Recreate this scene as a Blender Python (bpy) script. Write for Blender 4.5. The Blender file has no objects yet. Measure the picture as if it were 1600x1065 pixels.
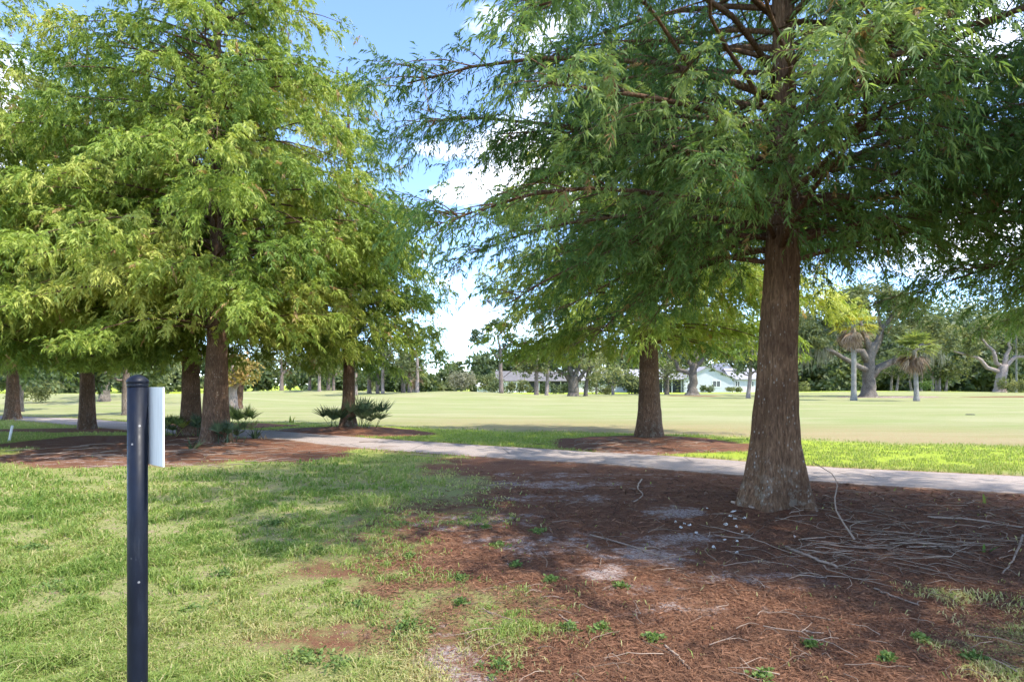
import bpy, math, random
import numpy as np
from mathutils import Vector

S = bpy.context.scene
C = S.collection
R = math.radians

# ------------------------------------------------------------------ camera
CAM_H, F, HORIZON = 1.55, 950.0, 600.0
cam = bpy.data.cameras.new("camera")
cam.sensor_width = 36.0
cam.lens = F / 1600.0 * 36.0
cam.shift_y = (HORIZON - 532.5) / 1600.0
cam.clip_start, cam.clip_end = 0.05, 5000.0
camo = bpy.data.objects.new("camera", cam)
camo.location = (0, 0, CAM_H)
camo.rotation_euler = (R(90), 0, 0)
C.objects.link(camo)
S.camera = camo

# ------------------------------------------------------------------ sky and sun
SUN_AZ, SUN_EL = 118.0, 56.0          # azimuth to the right of straight ahead
SKY = 0.142
world = bpy.data.worlds.new("World")
S.world = world
world.use_nodes = True
wn, wl = world.node_tree.nodes, world.node_tree.links
wn.clear()
w_out = wn.new("ShaderNodeOutputWorld")
w_bg = wn.new("ShaderNodeBackground")
w_sky = wn.new("ShaderNodeTexSky")
w_sky.sky_type = "NISHITA"
w_sky.sun_disc = False
w_sky.sun_elevation = R(SUN_EL)
w_sky.sun_rotation = R(SUN_AZ)
w_sky.altitude = 0
w_sky.air_density = 0.62
w_sky.dust_density = 0.15
w_sky.ozone_density = 3.2
w_bg.inputs["Strength"].default_value = SKY
tc = wn.new("ShaderNodeTexCoord")
sep = wn.new("ShaderNodeSeparateXYZ")
wl.new(tc.outputs["Generated"], sep.inputs[0])


def wmath(op, a, b=None, c=None, clamp=False):
    n = wn.new("ShaderNodeMath")
    n.operation = op
    n.use_clamp = clamp
    for i, v in enumerate((a, b, c)):
        if v is None:
            continue
        if isinstance(v, (int, float)):
            n.inputs[i].default_value = v
        else:
            wl.new(v, n.inputs[i])
    return n.outputs[0]


# clouds: noise on a flat layer above the land, seen in perspective
zz = wmath("ADD", wmath("MAXIMUM", sep.outputs[2], 0.0), 0.16)
cx = wmath("DIVIDE", sep.outputs[0], zz)
cy = wmath("DIVIDE", sep.outputs[1], zz)
comb = wn.new("ShaderNodeCombineXYZ")
wl.new(cx, comb.inputs[0])
wl.new(cy, comb.inputs[1])
comb.inputs[2].default_value = 0.0
w_off = wn.new("ShaderNodeVectorMath")
w_off.operation = "ADD"
wl.new(comb.outputs[0], w_off.inputs[0])
CLOUD_OFF = (8.52, -8.78, 2.37)
w_off.inputs[1].default_value = CLOUD_OFF
w_n = wn.new("ShaderNodeTexNoise")
w_n.inputs["Scale"].default_value = 1.15
w_n.inputs["Detail"].default_value = 9.0
w_n.inputs["Roughness"].default_value = 0.56
wl.new(w_off.outputs[0], w_n.inputs["Vector"])
w_r = wn.new("ShaderNodeValToRGB")
w_r.color_ramp.elements[0].position = 0.525
w_r.color_ramp.elements[1].position = 0.68
w_r.color_ramp.elements[0].color = (0, 0, 0, 1)
w_r.color_ramp.elements[1].color = (1, 1, 1, 1)
wl.new(w_n.outputs["Fac"], w_r.inputs[0])
w_mix = wn.new("ShaderNodeMix")
w_mix.data_type = "RGBA"
# clouds thin out in the distance
w_thin = wmath("MULTIPLY", wmath("SUBTRACT", sep.outputs[2], 0.03), 4.5, clamp=True)
wl.new(wmath("MULTIPLY", wmath("MULTIPLY", w_r.outputs[0], 0.92), w_thin), w_mix.inputs[0])
wl.new(w_sky.outputs[0], w_mix.inputs[6])
w_mix.inputs[7].default_value = (10.2, 10.3, 10.7, 1)
wl.new(w_mix.outputs[2], w_bg.inputs["Color"])
wl.new(w_bg.outputs[0], w_out.inputs["Surface"])

sun = bpy.data.lights.new("sun", "SUN")
sun.energy = 2.05
sun.angle = R(0.8)
sun.color = (1.0, 0.94, 0.83)
suno = bpy.data.objects.new("sun", sun)
sdir = Vector((math.sin(R(SUN_AZ)) * math.cos(R(SUN_EL)), math.cos(R(SUN_AZ)) * math.cos(R(SUN_EL)), math.sin(R(SUN_EL))))
suno.rotation_euler = sdir.to_track_quat("Z", "Y").to_euler()
suno.location = sdir * 100
C.objects.link(suno)

S.view_settings.view_transform = "Standard"
S.view_settings.look = "None"
S.view_settings.gamma = 1.0
S.view_settings.use_curve_mapping = False
S.view_settings.exposure = 2.1
S.render.engine = "CYCLES"
S.cycles.max_bounces = 6
S.cycles.diffuse_bounces = 4
S.cycles.transmission_bounces = 4
S.cycles.use_adaptive_sampling = True
S.cycles.adaptive_threshold = 0.02
S.cycles.glossy_bounces = 2
S.cycles.caustics_reflective = False
S.cycles.caustics_refractive = False
S.cycles.use_denoising = True

# ------------------------------------------------------------------ helpers
rng = np.random.default_rng(11)


def hash3(i, j, k, seed):
    n = (i.astype(np.int64) * 374761393 + j.astype(np.int64) * 668265263 + k.astype(np.int64) * 2147483647 + seed * 974634777)
    n = (n ^ (n >> 13)) * 1274126177
    n = n & 0x7FFFFFFF
    n = (n ^ (n >> 16)) & 0xFFFFFF
    return n / float(0xFFFFFF)


def vnoise(x, y, z=None, seed=0):
    x = np.asarray(x, float)
    y = np.asarray(y, float)
    z = np.zeros_like(x) if z is None else np.asarray(z, float)
    x, y, z = np.broadcast_arrays(x, y, z)
    i, j, k = np.floor(x), np.floor(y), np.floor(z)
    fx, fy, fz = x - i, y - j, z - k
    fx, fy, fz = [t * t * (3 - 2 * t) for t in (fx, fy, fz)]
    i, j, k = i.astype(np.int64), j.astype(np.int64), k.astype(np.int64)
    r = 0
    for a in (0, 1):
        for b in (0, 1):
            for c in (0, 1):
                w = (fx if a else 1 - fx) * (fy if b else 1 - fy) * (fz if c else 1 - fz)
                r = r + w * hash3(i + a, j + b, k + c, seed)
    return r


def fbm(x, y, z=None, seed=0, octaves=4):
    r, a, t = 0, 0.5, 0
    z = np.zeros_like(np.asarray(x, float)) if z is None else z
    for o in range(octaves):
        r = r + a * vnoise(x * 2 ** o, y * 2 ** o, z * 2 ** o, seed + o)
        t += a
        a *= 0.5
    return r / t


def sstep(a, b, x):
    t = np.clip((x - a) / (b - a), 0, 1)
    return t * t * (3 - 2 * t)


def px(u, v):
    """ground point under a pixel of the photograph (flat ground)"""
    d = F * CAM_H / (v - HORIZON)
    return (u - 800.0) / F * d, d


def at(u, d):
    return (u - 800.0) / F * d, d


def height(x, y):
    x = np.asarray(x, float)
    y = np.asarray(y, float)
    g = lambda cx, cy, sx, sy, a: a * np.exp(-((x - cx) / sx) ** 2 - ((y - cy) / sy) ** 2)
    far = sstep(24, 40, y)
    h = g(-6, 66, 10, 7, 0.75) + g(-34, 52, 13, 9, 0.75) + g(-26, 78, 16, 10, 0.8) + g(16, 76, 14, 10, 0.12) + g(60, 95, 25, 15, 0.5)
    h = h * far
    h = h + 0.03 * (fbm(x * 0.5, y * 0.5, seed=5, octaves=2) - 0.5) * sstep(2, 6, np.abs(x) + y)
    # slight mounding of the litter at the foot of the near trees
    h = h + g(3.3, 7.55, 1.5, 1.3, 0.07) + g(-7.55, 15.5, 2.4, 1.6, 0.10) + g(3.83, 17.1, 1.8, 1.3, 0.10) + g(-5.6, 20.7, 2.0, 1.0, 0.14)
    return h


def hz(x, y):
    return float(height(np.array([x]), np.array([y]))[0])


def mesh_np(name, verts, faces, mat, attrs=None, smooth=False):
    """faces: list of int arrays (n,k); attrs: dict of per-vertex floats"""
    verts = np.ascontiguousarray(verts, np.float32)
    if not isinstance(faces, (list, tuple)):
        faces = [faces]
    faces = [np.asarray(f, np.int32) for f in faces if len(f)]
    me = bpy.data.meshes.new(name)
    me.vertices.add(len(verts))
    me.vertices.foreach_set("co", verts.ravel())
    nl = sum(f.size for f in faces)
    npoly = sum(len(f) for f in faces)
    me.loops.add(nl)
    me.loops.foreach_set("vertex_index", np.concatenate([f.ravel() for f in faces]))
    me.polygons.add(npoly)
    tot = np.concatenate([np.full(len(f), f.shape[1], np.int32) for f in faces])
    st = np.concatenate([[0], np.cumsum(tot)[:-1]]).astype(np.int32)
    me.polygons.foreach_set("loop_start", st)
    me.polygons.foreach_set("loop_total", tot)
    me.polygons.foreach_set("use_smooth", np.full(npoly, smooth))
    me.update(calc_edges=True)
    if attrs:
        for k, v in attrs.items():
            a = me.attributes.new(k, "FLOAT", "POINT")
            a.data.foreach_set("value", np.ascontiguousarray(v, np.float32))
    if mat is not None:
        me.materials.append(mat)
    return me


def link(name, me, parent=None, loc=(0, 0, 0), rotz=0.0, scale=None):
    o = bpy.data.objects.new(name, me)
    C.objects.link(o)
    o.location = loc
    o.rotation_euler = (0, 0, rotz)
    if scale is not None:
        o.scale = (scale,) * 3 if isinstance(scale, (int, float)) else scale
    if parent is not None:
        o.parent = parent
    return o


def tag(o, label, cat=None, group=None, kind=None):
    o["label"] = label
    if cat:
        o["category"] = cat
    if group:
        o["group"] = group
    if kind:
        o["kind"] = kind
    return o


def thing(name, label, cat, loc=(0, 0, 0), rotz=0.0, group=None, scale=None):
    return tag(link(name, None, None, loc, rotz, scale), label, cat, group)


class MB:
    """collects polygons for one mesh"""

    def __init__(self):
        self.v, self.f, self.n, self.t = [], {}, 0, []

    def add(self, v, faces, tint=0.5):
        v = np.asarray(v, float)
        for f in faces:
            f = np.asarray(f)
            self.f.setdefault(f.shape[1], []).append(f + self.n)
        self.v.append(v)
        self.t.append(np.full(len(v), tint) if np.isscalar(tint) else np.asarray(tint))
        self.n += len(v)

    def tube(self, pts, rad, seg=6, tint=0.5, cap=True):
        pts = np.asarray(pts, float)
        rad = np.broadcast_to(np.asarray(rad, float), (len(pts),))
        tan = np.gradient(pts, axis=0)
        tan /= np.linalg.norm(tan, axis=1)[:, None] + 1e-9
        ref = np.array([0, 0, 1.0]) if abs(tan[:, 2]).mean() < 0.8 else np.array([1.0, 0, 0])
        a = np.cross(tan, ref)
        a /= np.linalg.norm(a, axis=1)[:, None] + 1e-9
        b = np.cross(tan, a)
        th = np.arange(seg) / seg * 2 * np.pi
        v = pts[:, None] + rad[:, None, None] * (np.cos(th)[None, :, None] * a[:, None] + np.sin(th)[None, :, None] * b[:, None])
        n = len(pts)
        i, j = np.meshgrid(np.arange(n - 1), np.arange(seg), indexing="ij")
        q = np.stack([i * seg + j, i * seg + (j + 1) % seg, (i + 1) * seg + (j + 1) % seg, (i + 1) * seg + j], -1).reshape(-1, 4)
        fs = [q]
        if cap:
            fs.append(np.array([np.arange(seg)[::-1]]))
            fs.append(np.array([np.arange(seg) + (n - 1) * seg]))
        self.add(v.reshape(-1, 3), fs, tint)

    def box(self, x0, x1, y0, y1, z0, z1):
        v = [(x, y, z) for x in (x0, x1) for y in (y0, y1) for z in (z0, z1)]
        f = [[0, 1, 3, 2], [4, 6, 7, 5], [0, 4, 5, 1], [2, 3, 7, 6], [0, 2, 6, 4], [1, 5, 7, 3]]
        self.add(v, [np.array(f)])

    def mesh(self, name, mat, smooth=False):
        return mesh_np(name, np.concatenate(self.v), [np.concatenate(x) for x in self.f.values()], mat,
                       {"tint": np.concatenate(self.t)}, smooth)


def nrm(v):
    return v / (np.linalg.norm(v, axis=-1, keepdims=True) + 1e-9)


# ------------------------------------------------------------------ materials
class Nodes:
    def __init__(self, name):
        self.m = bpy.data.materials.new(name)
        self.m.use_nodes = True
        self.n = self.m.node_tree.nodes
        self.l = self.m.node_tree.links
        self.n.clear()
        self.out = self.n.new("ShaderNodeOutputMaterial")

    def put(self, sock, v):
        if isinstance(v, bpy.types.NodeSocket):
            self.l.new(v, sock)
        elif v is not None:
            if hasattr(sock.default_value, "__len__") and len(sock.default_value) == 4 and len(v) == 3:
                v = (*v, 1)
            sock.default_value = v

    def math(self, op, a, b=None, c=None, clamp=False):
        n = self.n.new("ShaderNodeMath")
        n.operation, n.use_clamp = op, clamp
        for i, v in enumerate((a, b, c)):
            self.put(n.inputs[i], v)
        return n.outputs[0]

    def attr(self, name):
        n = self.n.new("ShaderNodeAttribute")
        n.attribute_name = name
        return n.outputs["Fac"]

    def pos(self):
        return self.n.new("ShaderNodeNewGeometry").outputs["Position"]

    def obj(self):
        return self.n.new("ShaderNodeTexCoord").outputs["Object"]

    def scale(self, vec, s):
        n = self.n.new("ShaderNodeMapping")
        self.put(n.inputs["Vector"], vec)
        n.inputs["Scale"].default_value = s
        return n.outputs[0]

    def noise(self, vec, scale, detail=4.0, rough=0.55, dist=0.0):
        n = self.n.new("ShaderNodeTexNoise")
        self.put(n.inputs["Vector"], vec)
        n.inputs["Scale"].default_value = scale
        n.inputs["Detail"].default_value = detail
        n.inputs["Roughness"].default_value = rough
        n.inputs["Distortion"].default_value = dist
        return n.outputs["Fac"]

    def voronoi(self, vec, scale, feature="F1", out="Distance"):
        n = self.n.new("ShaderNodeTexVoronoi")
        n.feature = feature
        self.put(n.inputs["Vector"], vec)
        n.inputs["Scale"].default_value = scale
        return n.outputs[out]

    def ramp(self, fac, *stops):
        n = self.n.new("ShaderNodeValToRGB")
        e = n.color_ramp.elements
        while len(e) < len(stops):
            e.new(0.5)
        for el, (p, c) in zip(e, stops):
            el.position = p
            el.color = (*c, 1) if len(c) == 3 else c
        self.put(n.inputs[0], fac)
        return n.outputs[0]

    def step(self, x, a, b):
        n = self.n.new("ShaderNodeMapRange")
        n.interpolation_type = "SMOOTHSTEP"
        self.put(n.inputs[0], x)
        n.inputs[1].default_value, n.inputs[2].default_value = a, b
        return n.outputs[0]

    def mix(self, fac, a, b, mode="MIX"):
        n = self.n.new("ShaderNodeMix")
        n.data_type, n.blend_type = "RGBA", mode
        self.put(n.inputs[0], fac)
        self.put(n.inputs[6], a)
        self.put(n.inputs[7], b)
        return n.outputs[2]

    def bump(self, h, strength=0.5, dist=0.02):
        n = self.n.new("ShaderNodeBump")
        self.put(n.inputs["Height"], h)
        n.inputs["Strength"].default_value = strength
        n.inputs["Distance"].default_value = dist
        return n.outputs[0]

    def surf(self, color, rough=0.8, normal=None, spec=0.3, metal=0.0):
        p = self.n.new("ShaderNodeBsdfPrincipled")
        self.put(p.inputs["Base Color"], color)
        self.put(p.inputs["Roughness"], rough)
        p.inputs["Specular IOR Level"].default_value = spec
        p.inputs["Metallic"].default_value = metal
        if normal is not None:
            self.l.new(normal, p.inputs["Normal"])
        self.l.new(p.outputs[0], self.out.inputs[0])
        return self.m

    def leaf(self, color, trans, fac=0.4, rough=0.55, spec=0.25):
        p = self.n.new("ShaderNodeBsdfPrincipled")
        self.put(p.inputs["Base Color"], color)
        p.inputs["Roughness"].default_value = rough
        p.inputs["Specular IOR Level"].default_value = spec
        t = self.n.new("ShaderNodeBsdfTranslucent")
        self.put(t.inputs[0], trans)
        mx = self.n.new("ShaderNodeMixShader")
        mx.inputs[0].default_value = fac
        self.l.new(p.outputs[0], mx.inputs[1])
        self.l.new(t.outputs[0], mx.inputs[2])
        self.l.new(mx.outputs[0], self.out.inputs[0])
        return self.m


def leaf_mat(name, dark, mid, light, tmul=1.5, fac=0.42, spec=0.25, dead=None):
    N = Nodes(name)
    c = N.ramp(N.attr("tint"), (0.0, dark), (0.46, mid), (0.93, light), (1.0, dead or light))
    t = N.mix(1.0, c, (tmul, tmul * 0.98, tmul * 0.55), "MULTIPLY")
    return N.leaf(c, t, fac, spec=spec)


M = {}
M["cypress"] = leaf_mat("cypress_leaf_sunlit", (0.115, 0.19, 0.034), (0.27, 0.35, 0.060), (0.50, 0.52, 0.14), 1.25, 0.36, dead=(0.40, 0.27, 0.12))  # brightened: the sunlight on these crowns is put into the leaf colour
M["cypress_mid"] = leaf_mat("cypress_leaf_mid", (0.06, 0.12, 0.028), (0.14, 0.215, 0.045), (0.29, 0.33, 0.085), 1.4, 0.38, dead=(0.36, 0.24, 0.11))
M["cypress_shaded"] = leaf_mat("cypress_leaf_shaded", (0.05, 0.105, 0.036), (0.105, 0.185, 0.054), (0.21, 0.28, 0.09), 1.7, 0.45, dead=(0.26, 0.17, 0.08))  # same species, with the near crowns' shade put into a darker, bluer green
M["oakleaf"] = leaf_mat("oak_leaf", (0.075, 0.10, 0.04), (0.15, 0.18, 0.075), (0.28, 0.285, 0.13), 1.2, 0.35)
M["woodsleaf"] = leaf_mat("woods_leaf", (0.05, 0.075, 0.035), (0.10, 0.135, 0.06), (0.20, 0.225, 0.10), 1.2, 0.35)
M["paleleaf"] = leaf_mat("pale_leaf", (0.10, 0.13, 0.05), (0.19, 0.21, 0.08), (0.33, 0.33, 0.14), 1.2, 0.35)
M["pineleaf"] = leaf_mat("pine_leaf", (0.05, 0.08, 0.035), (0.085, 0.125, 0.05), (0.15, 0.18, 0.07), 1.2, 0.3)
M["palmleaf"] = leaf_mat("palm_leaf", (0.07, 0.11, 0.035), (0.16, 0.21, 0.055), (0.32, 0.34, 0.10), 1.5, 0.35, 0.4)
M["palmyellow"] = leaf_mat("palm_leaf_yellow", (0.10, 0.13, 0.02), (0.24, 0.24, 0.025), (0.42, 0.36, 0.04), 1.5, 0.4, 0.4)
M["palmetto"] = leaf_mat("palmetto_leaf", (0.025, 0.05, 0.022), (0.06, 0.10, 0.045), (0.14, 0.18, 0.08), 1.2, 0.25, 0.5)
M["palmdead"] = leaf_mat("palm_dead", (0.14, 0.085, 0.055), (0.26, 0.17, 0.11), (0.42, 0.31, 0.21), 1.0, 0.2)
M["moss"] = leaf_mat("spanish_moss", (0.13, 0.13, 0.085), (0.24, 0.235, 0.16), (0.34, 0.33, 0.23), 1.0, 0.3)
M["autumn"] = leaf_mat("autumn_leaf", (0.14, 0.15, 0.05), (0.32, 0.26, 0.08), (0.42, 0.25, 0.10), 1.2, 0.4)
M["grass"] = leaf_mat("grass_blade", (0.14, 0.23, 0.045), (0.26, 0.34, 0.082), (0.50, 0.44, 0.22), 1.15, 0.42)
M["weed"] = leaf_mat("weed_leaf", (0.075, 0.13, 0.035), (0.135, 0.21, 0.055), (0.23, 0.30, 0.09), 1.2, 0.35)


def bark(name, c0, c1, c2, vs=(7, 7, 1.3), strength=0.9, dist=0.03, lichen=0.0):
    N = Nodes(name)
    o = N.obj()
    n1 = N.noise(N.scale(o, vs), 6, 6, 0.65, 0.6)
    n2 = N.noise(o, 1.7, 4)
    n3 = N.noise(N.scale(o, (vs[0] * 3, vs[1] * 3, vs[2] * 4)), 6, 4, 0.7)
    c = N.ramp(n1, (0.3, c0), (0.52, c1), (0.74, c2))
    c = N.mix(N.step(n2, 0.35, 0.7), c, N.mix(0.6, c, c0))
    if lichen:
        sp = N.voronoi(N.scale(o, (1, 1, 0.55)), 26)
        m = N.math("MULTIPLY", N.step(sp, 0.30, 0.12), N.step(N.noise(o, 4.5, 5), 0.45, 0.62))
        c = N.mix(N.math("MULTIPLY", m, lichen), c, (0.42, 0.41, 0.36))
        sepz = N.n.new("ShaderNodeSeparateXYZ")
        N.l.new(o, sepz.inputs[0])
        low = N.math("MULTIPLY", N.step(sepz.outputs[2], 0.75, 0.1), N.step(N.noise(o, 9, 6, 0.7), 0.5, 0.6))
        c = N.mix(N.math("MULTIPLY", low, lichen * 0.4), c, (0.36, 0.36, 0.30))
    h = N.math("ADD", N.math("MULTIPLY", n1, 1.0), N.math("MULTIPLY", n3, 0.45))
    return N.surf(c, 0.9, N.bump(h, strength, dist), 0.15)


M["bark"] = bark("cypress_bark", (0.065, 0.034, 0.02), (0.18, 0.104, 0.06), (0.34, 0.21, 0.13), lichen=0.6)
M["bark_far"] = bark("cypress_bark_far", (0.05, 0.03, 0.02), (0.15, 0.088, 0.056), (0.28, 0.19, 0.13), lichen=0.5)
M["bark_oak"] = bark("oak_bark", (0.07, 0.06, 0.05), (0.17, 0.145, 0.12), (0.30, 0.27, 0.235), (3, 3, 1))
M["bark_pine"] = bark("pine_bark", (0.09, 0.07, 0.06), (0.22, 0.175, 0.15), (0.36, 0.30, 0.26), (3, 3, 1))
M["bark_pale"] = bark("pale_bark", (0.16, 0.125, 0.11), (0.34, 0.28, 0.25), (0.48, 0.42, 0.38), (3, 3, 1))
M["bark_palm"] = bark("palm_bark", (0.15, 0.14, 0.125), (0.30, 0.285, 0.26), (0.42, 0.40, 0.37), (2, 2, 9))


def stick_mat(name, a, b):
    N = Nodes(name)
    o = N.obj()
    c = N.ramp(N.attr("tint"), (0.0, a), (1.0, b))
    n = N.noise(o, 30, 3)
    return N.surf(N.mix(N.math("MULTIPLY", n, 0.5), c, N.mix(0.6, c, (0.06, 0.045, 0.035))), 0.85, N.bump(n, 0.3, 0.004), 0.15)


M["stick"] = stick_mat("dead_twig", (0.13, 0.08, 0.052), (0.45, 0.345, 0.265))
M["litter"] = stick_mat("needle_litter", (0.05, 0.022, 0.013), (0.30, 0.15, 0.085))


def plain(name, col, rough=0.6, n_scale=8.0, var=0.25, spec=0.3, bump=0.1):
    N = Nodes(name)
    o = N.obj()
    n = N.noise(o, n_scale, 5, 0.6)
    c = N.mix(N.step(n, 0.3, 0.75), [v * (1 - var) for v in col], [min(1, v * (1 + var * 0.5)) for v in col])
    return N.surf(c, rough, N.bump(n, bump, 0.01), spec)


def ground_mat():
    N = Nodes("ground_cover")
    p = N.pos()
    mulch, fair, sand, lush, path = [N.attr(k) for k in ("mulch", "fairway", "sand", "lush", "dry")]
    nb = N.noise(p, 1.3, 5, 0.6)
    nm = N.noise(p, 7, 6, 0.7)
    nf = N.noise(p, 42, 5, 0.75)
    nff = N.noise(p, 170, 3, 0.7)
    fib = N.noise(N.scale(p, (1, 3.0, 1)), 60, 3, 0.7, 1.2)
    # turf seen between the blades: thatch, soil and green
    turf = N.ramp(nf, (0.28, (0.13, 0.15, 0.05)), (0.5, (0.26, 0.28, 0.10)), (0.72, (0.42, 0.39, 0.19)))
    turf = N.mix(N.step(nm, 0.50, 0.66), turf, N.ramp(nf, (0.3, (0.17, 0.12, 0.075)), (0.7, (0.46, 0.36, 0.25))))
    turf = N.mix(N.math("MULTIPLY", N.step(nff, 0.4, 0.7), 0.35), turf, (0.09, 0.07, 0.035))
    lushc = N.ramp(N.noise(p, 16, 6, 0.75), (0.3, (0.18, 0.25, 0.028)), (0.55, (0.31, 0.38, 0.045)), (0.75, (0.42, 0.42, 0.10)))
    turf = N.mix(lush, turf, lushc)
    # dry, sun bleached turf by the path
    turf = N.mix(path, turf, N.ramp(nf, (0.3, (0.20, 0.13, 0.075)), (0.7, (0.40, 0.31, 0.17))))
    # mown fairway with faint mower stripes
    sepp = N.n.new("ShaderNodeSeparateXYZ")
    N.l.new(p, sepp.inputs[0])
    w = N.math("SINE", N.math("ADD", N.math("MULTIPLY", sepp.outputs[1], 0.62), N.math("ADD", N.math("MULTIPLY", sepp.outputs[0], 0.07), N.math("MULTIPLY", N.noise(p, 0.10, 3), 5.0))))
    w = N.step(w, -0.8, 0.8)
    fa = N.mix(w, (0.245, 0.25, 0.112), (0.285, 0.282, 0.142))
    fa = N.mix(N.step(N.noise(N.scale(p, (0.45, 1.6, 1)), 0.35, 5, 0.6), 0.40, 0.66), fa, (0.20, 0.235, 0.078))
    fa = N.mix(N.math("MULTIPLY", N.step(nf, 0.3, 0.7), 0.3), fa, (0.28, 0.26, 0.15))
    fa = N.mix(N.math("MULTIPLY", N.step(N.noise(p, 2.6, 7, 0.75), 0.45, 0.72), 0.22), fa, (0.18, 0.19, 0.075))
    fa = N.mix(N.math("MULTIPLY", N.step(N.noise(N.scale(p, (1, 1.4, 1)), 0.55, 6, 0.7), 0.52, 0.70), 0.45), fa, (0.27, 0.225, 0.125))
    turf = N.mix(fair, turf, fa)
    brown = N.attr("brown")
    turf = N.mix(N.math("MULTIPLY", brown, N.step(N.noise(p, 9, 6, 0.75), 0.33, 0.66)), turf, (0.30, 0.205, 0.115))
    # needle litter
    mu = N.ramp(N.math("ADD", N.math("MULTIPLY", nf, 0.55), N.math("MULTIPLY", fib, 0.45)), (0.30, (0.065, 0.028, 0.018)), (0.5, (0.165, 0.075, 0.044)), (0.70, (0.34, 0.18, 0.106)))
    mu = N.mix(N.math("MULTIPLY", N.step(nb, 0.5, 0.72), 0.55), mu, (0.075, 0.038, 0.03))
    mu = N.mix(N.step(nff, 0.70, 0.78), mu, (0.36, 0.24, 0.15))
    mu = N.mix(N.math("MULTIPLY", N.step(N.noise(N.scale(p, (1, 1.8, 1)), 1.9, 6, 0.7), 0.50, 0.68), 0.6), mu, N.ramp(nf, (0.3, (0.14, 0.07, 0.042)), (0.7, (0.40, 0.25, 0.16))))
    # pale grey sand showing through
    sd = N.ramp(nf, (0.3, (0.25, 0.195, 0.175)), (0.6, (0.45, 0.375, 0.345)), (0.8, (0.58, 0.50, 0.465)))
    smask = N.step(N.math("ADD", sand, N.math("ADD", N.math("MULTIPLY", N.math("SUBTRACT", nm, 0.5), 2.6), N.math("MULTIPLY", N.math("SUBTRACT", N.noise(p, 3.0, 4, 0.6), 0.5), 2.2))), 0.42, 1.0)
    smask = N.math("MULTIPLY", smask, N.step(N.noise(p, 30, 6, 0.8), 0.40, 0.56))
    mu = N.mix(smask, mu, sd)
    edge = N.math("ADD", mulch, N.math("ADD", N.math("MULTIPLY", N.math("SUBTRACT", nm, 0.5), 0.75), N.math("MULTIPLY", N.math("SUBTRACT", nf, 0.5), 0.55)))
    col = N.mix(N.step(edge, 0.30, 0.72), turf, mu)
    hgt = N.math("ADD", N.math("MULTIPLY", nf, 0.6), N.math("ADD", N.math("MULTIPLY", nff, 0.3), N.math("MULTIPLY", nm, 0.8)))
    return N.surf(col, 0.95, N.bump(hgt, 0.85, 0.035), 0.08)


def path_mat():
    N = Nodes("worn_asphalt")
    p = N.pos()
    nf = N.noise(p, 120, 4, 0.75)
    nb = N.noise(p, 0.9, 5, 0.65)
    c = N.ramp(nf, (0.32, (0.18, 0.145, 0.128)), (0.55, (0.35, 0.297, 0.268)), (0.75, (0.47, 0.41, 0.375)))
    c = N.mix(N.math("MULTIPLY", N.step(nb, 0.42, 0.7), 0.35), c, (0.19, 0.155, 0.145))
    deb = N.math("MULTIPLY", N.step(N.noise(p, 38, 4, 0.7), 0.60, 0.68), N.step(N.noise(p, 1.6, 4), 0.40, 0.62))
    c = N.mix(N.math("MULTIPLY", deb, 0.8), c, (0.14, 0.075, 0.05))
    edge = N.attr("edge")
    em = N.step(N.math("ADD", edge, N.math("MULTIPLY", N.math("SUBTRACT", N.noise(p, 8, 6, 0.75), 0.5), 1.1)), 0.62, 0.85)
    c = N.mix(em, c, N.ramp(nf, (0.3, (0.10, 0.05, 0.032)), (0.7, (0.30, 0.19, 0.13))))
    ac = N.math("ABSOLUTE", N.math("SUBTRACT", N.math("ADD", N.attr("across"), N.math("MULTIPLY", N.math("SUBTRACT", N.noise(p, 2.2, 5, 0.6), 0.5), 0.16)), 0.74))
    c = N.mix(N.math("MULTIPLY", N.step(ac, 0.020, 0.006), 0.75), c, (0.07, 0.05, 0.04))
    # hairline cracks
    cr = N.n.new("ShaderNodeTexVoronoi")
    cr.feature = "DISTANCE_TO_EDGE"
    N.l.new(N.scale(p, (0.55, 0.9, 1)), cr.inputs["Vector"])
    cr.inputs["Scale"].default_value = 0.8
    ck = N.math("MULTIPLY", N.step(cr.outputs["Distance"], 0.012, 0.004), 0.5)
    c = N.mix(ck, c, (0.06, 0.05, 0.045))
    return N.surf(c, 0.9, N.bump(nf, 0.5, 0.008), 0.2)


# ------------------------------------------------------------------ ground
PATH = np.array([(60, -8), (40, -2.2), (28, 2.2), (19, 5.4), (13, 7.5), (8.0, 9.4), (5.2, 10.55), (2.7, 12.3), (0.0, 13.75), (-3.3, 15.75), (-5.7, 17.2), (-7.9, 18.7),
                 (-11.2, 20.6), (-15.5, 23.4), (-21.0, 27.0), (-28.5, 29.5), (-37, 30.5), (-55, 31)], float)


def spline(P, n):
    P = np.asarray(P, float)
    t = np.concatenate([[0], np.cumsum(np.linalg.norm(np.diff(P, axis=0), axis=1))])
    m = np.gradient(P, t, axis=0)
    s = np.linspace(0, t[-1], n)
    k = np.clip(np.searchsorted(t, s, side="right") - 1, 0, len(P) - 2)
    h = (t[k + 1] - t[k])[:, None]
    u = ((s - t[k]) / h[:, 0])[:, None]
    return (2 * u**3 - 3 * u**2 + 1) * P[k] + (u**3 - 2 * u**2 + u) * h * m[k] + (-2 * u**3 + 3 * u**2) * P[k + 1] + (u**3 - u**2) * h * m[k + 1]


pc = spline(PATH, 700)
pt = nrm(np.gradient(pc, axis=0))
pn = np.stack([-pt[:, 1], pt[:, 0]], 1)      # points away from... the left-hand side of travel
PW = 1.12


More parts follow.
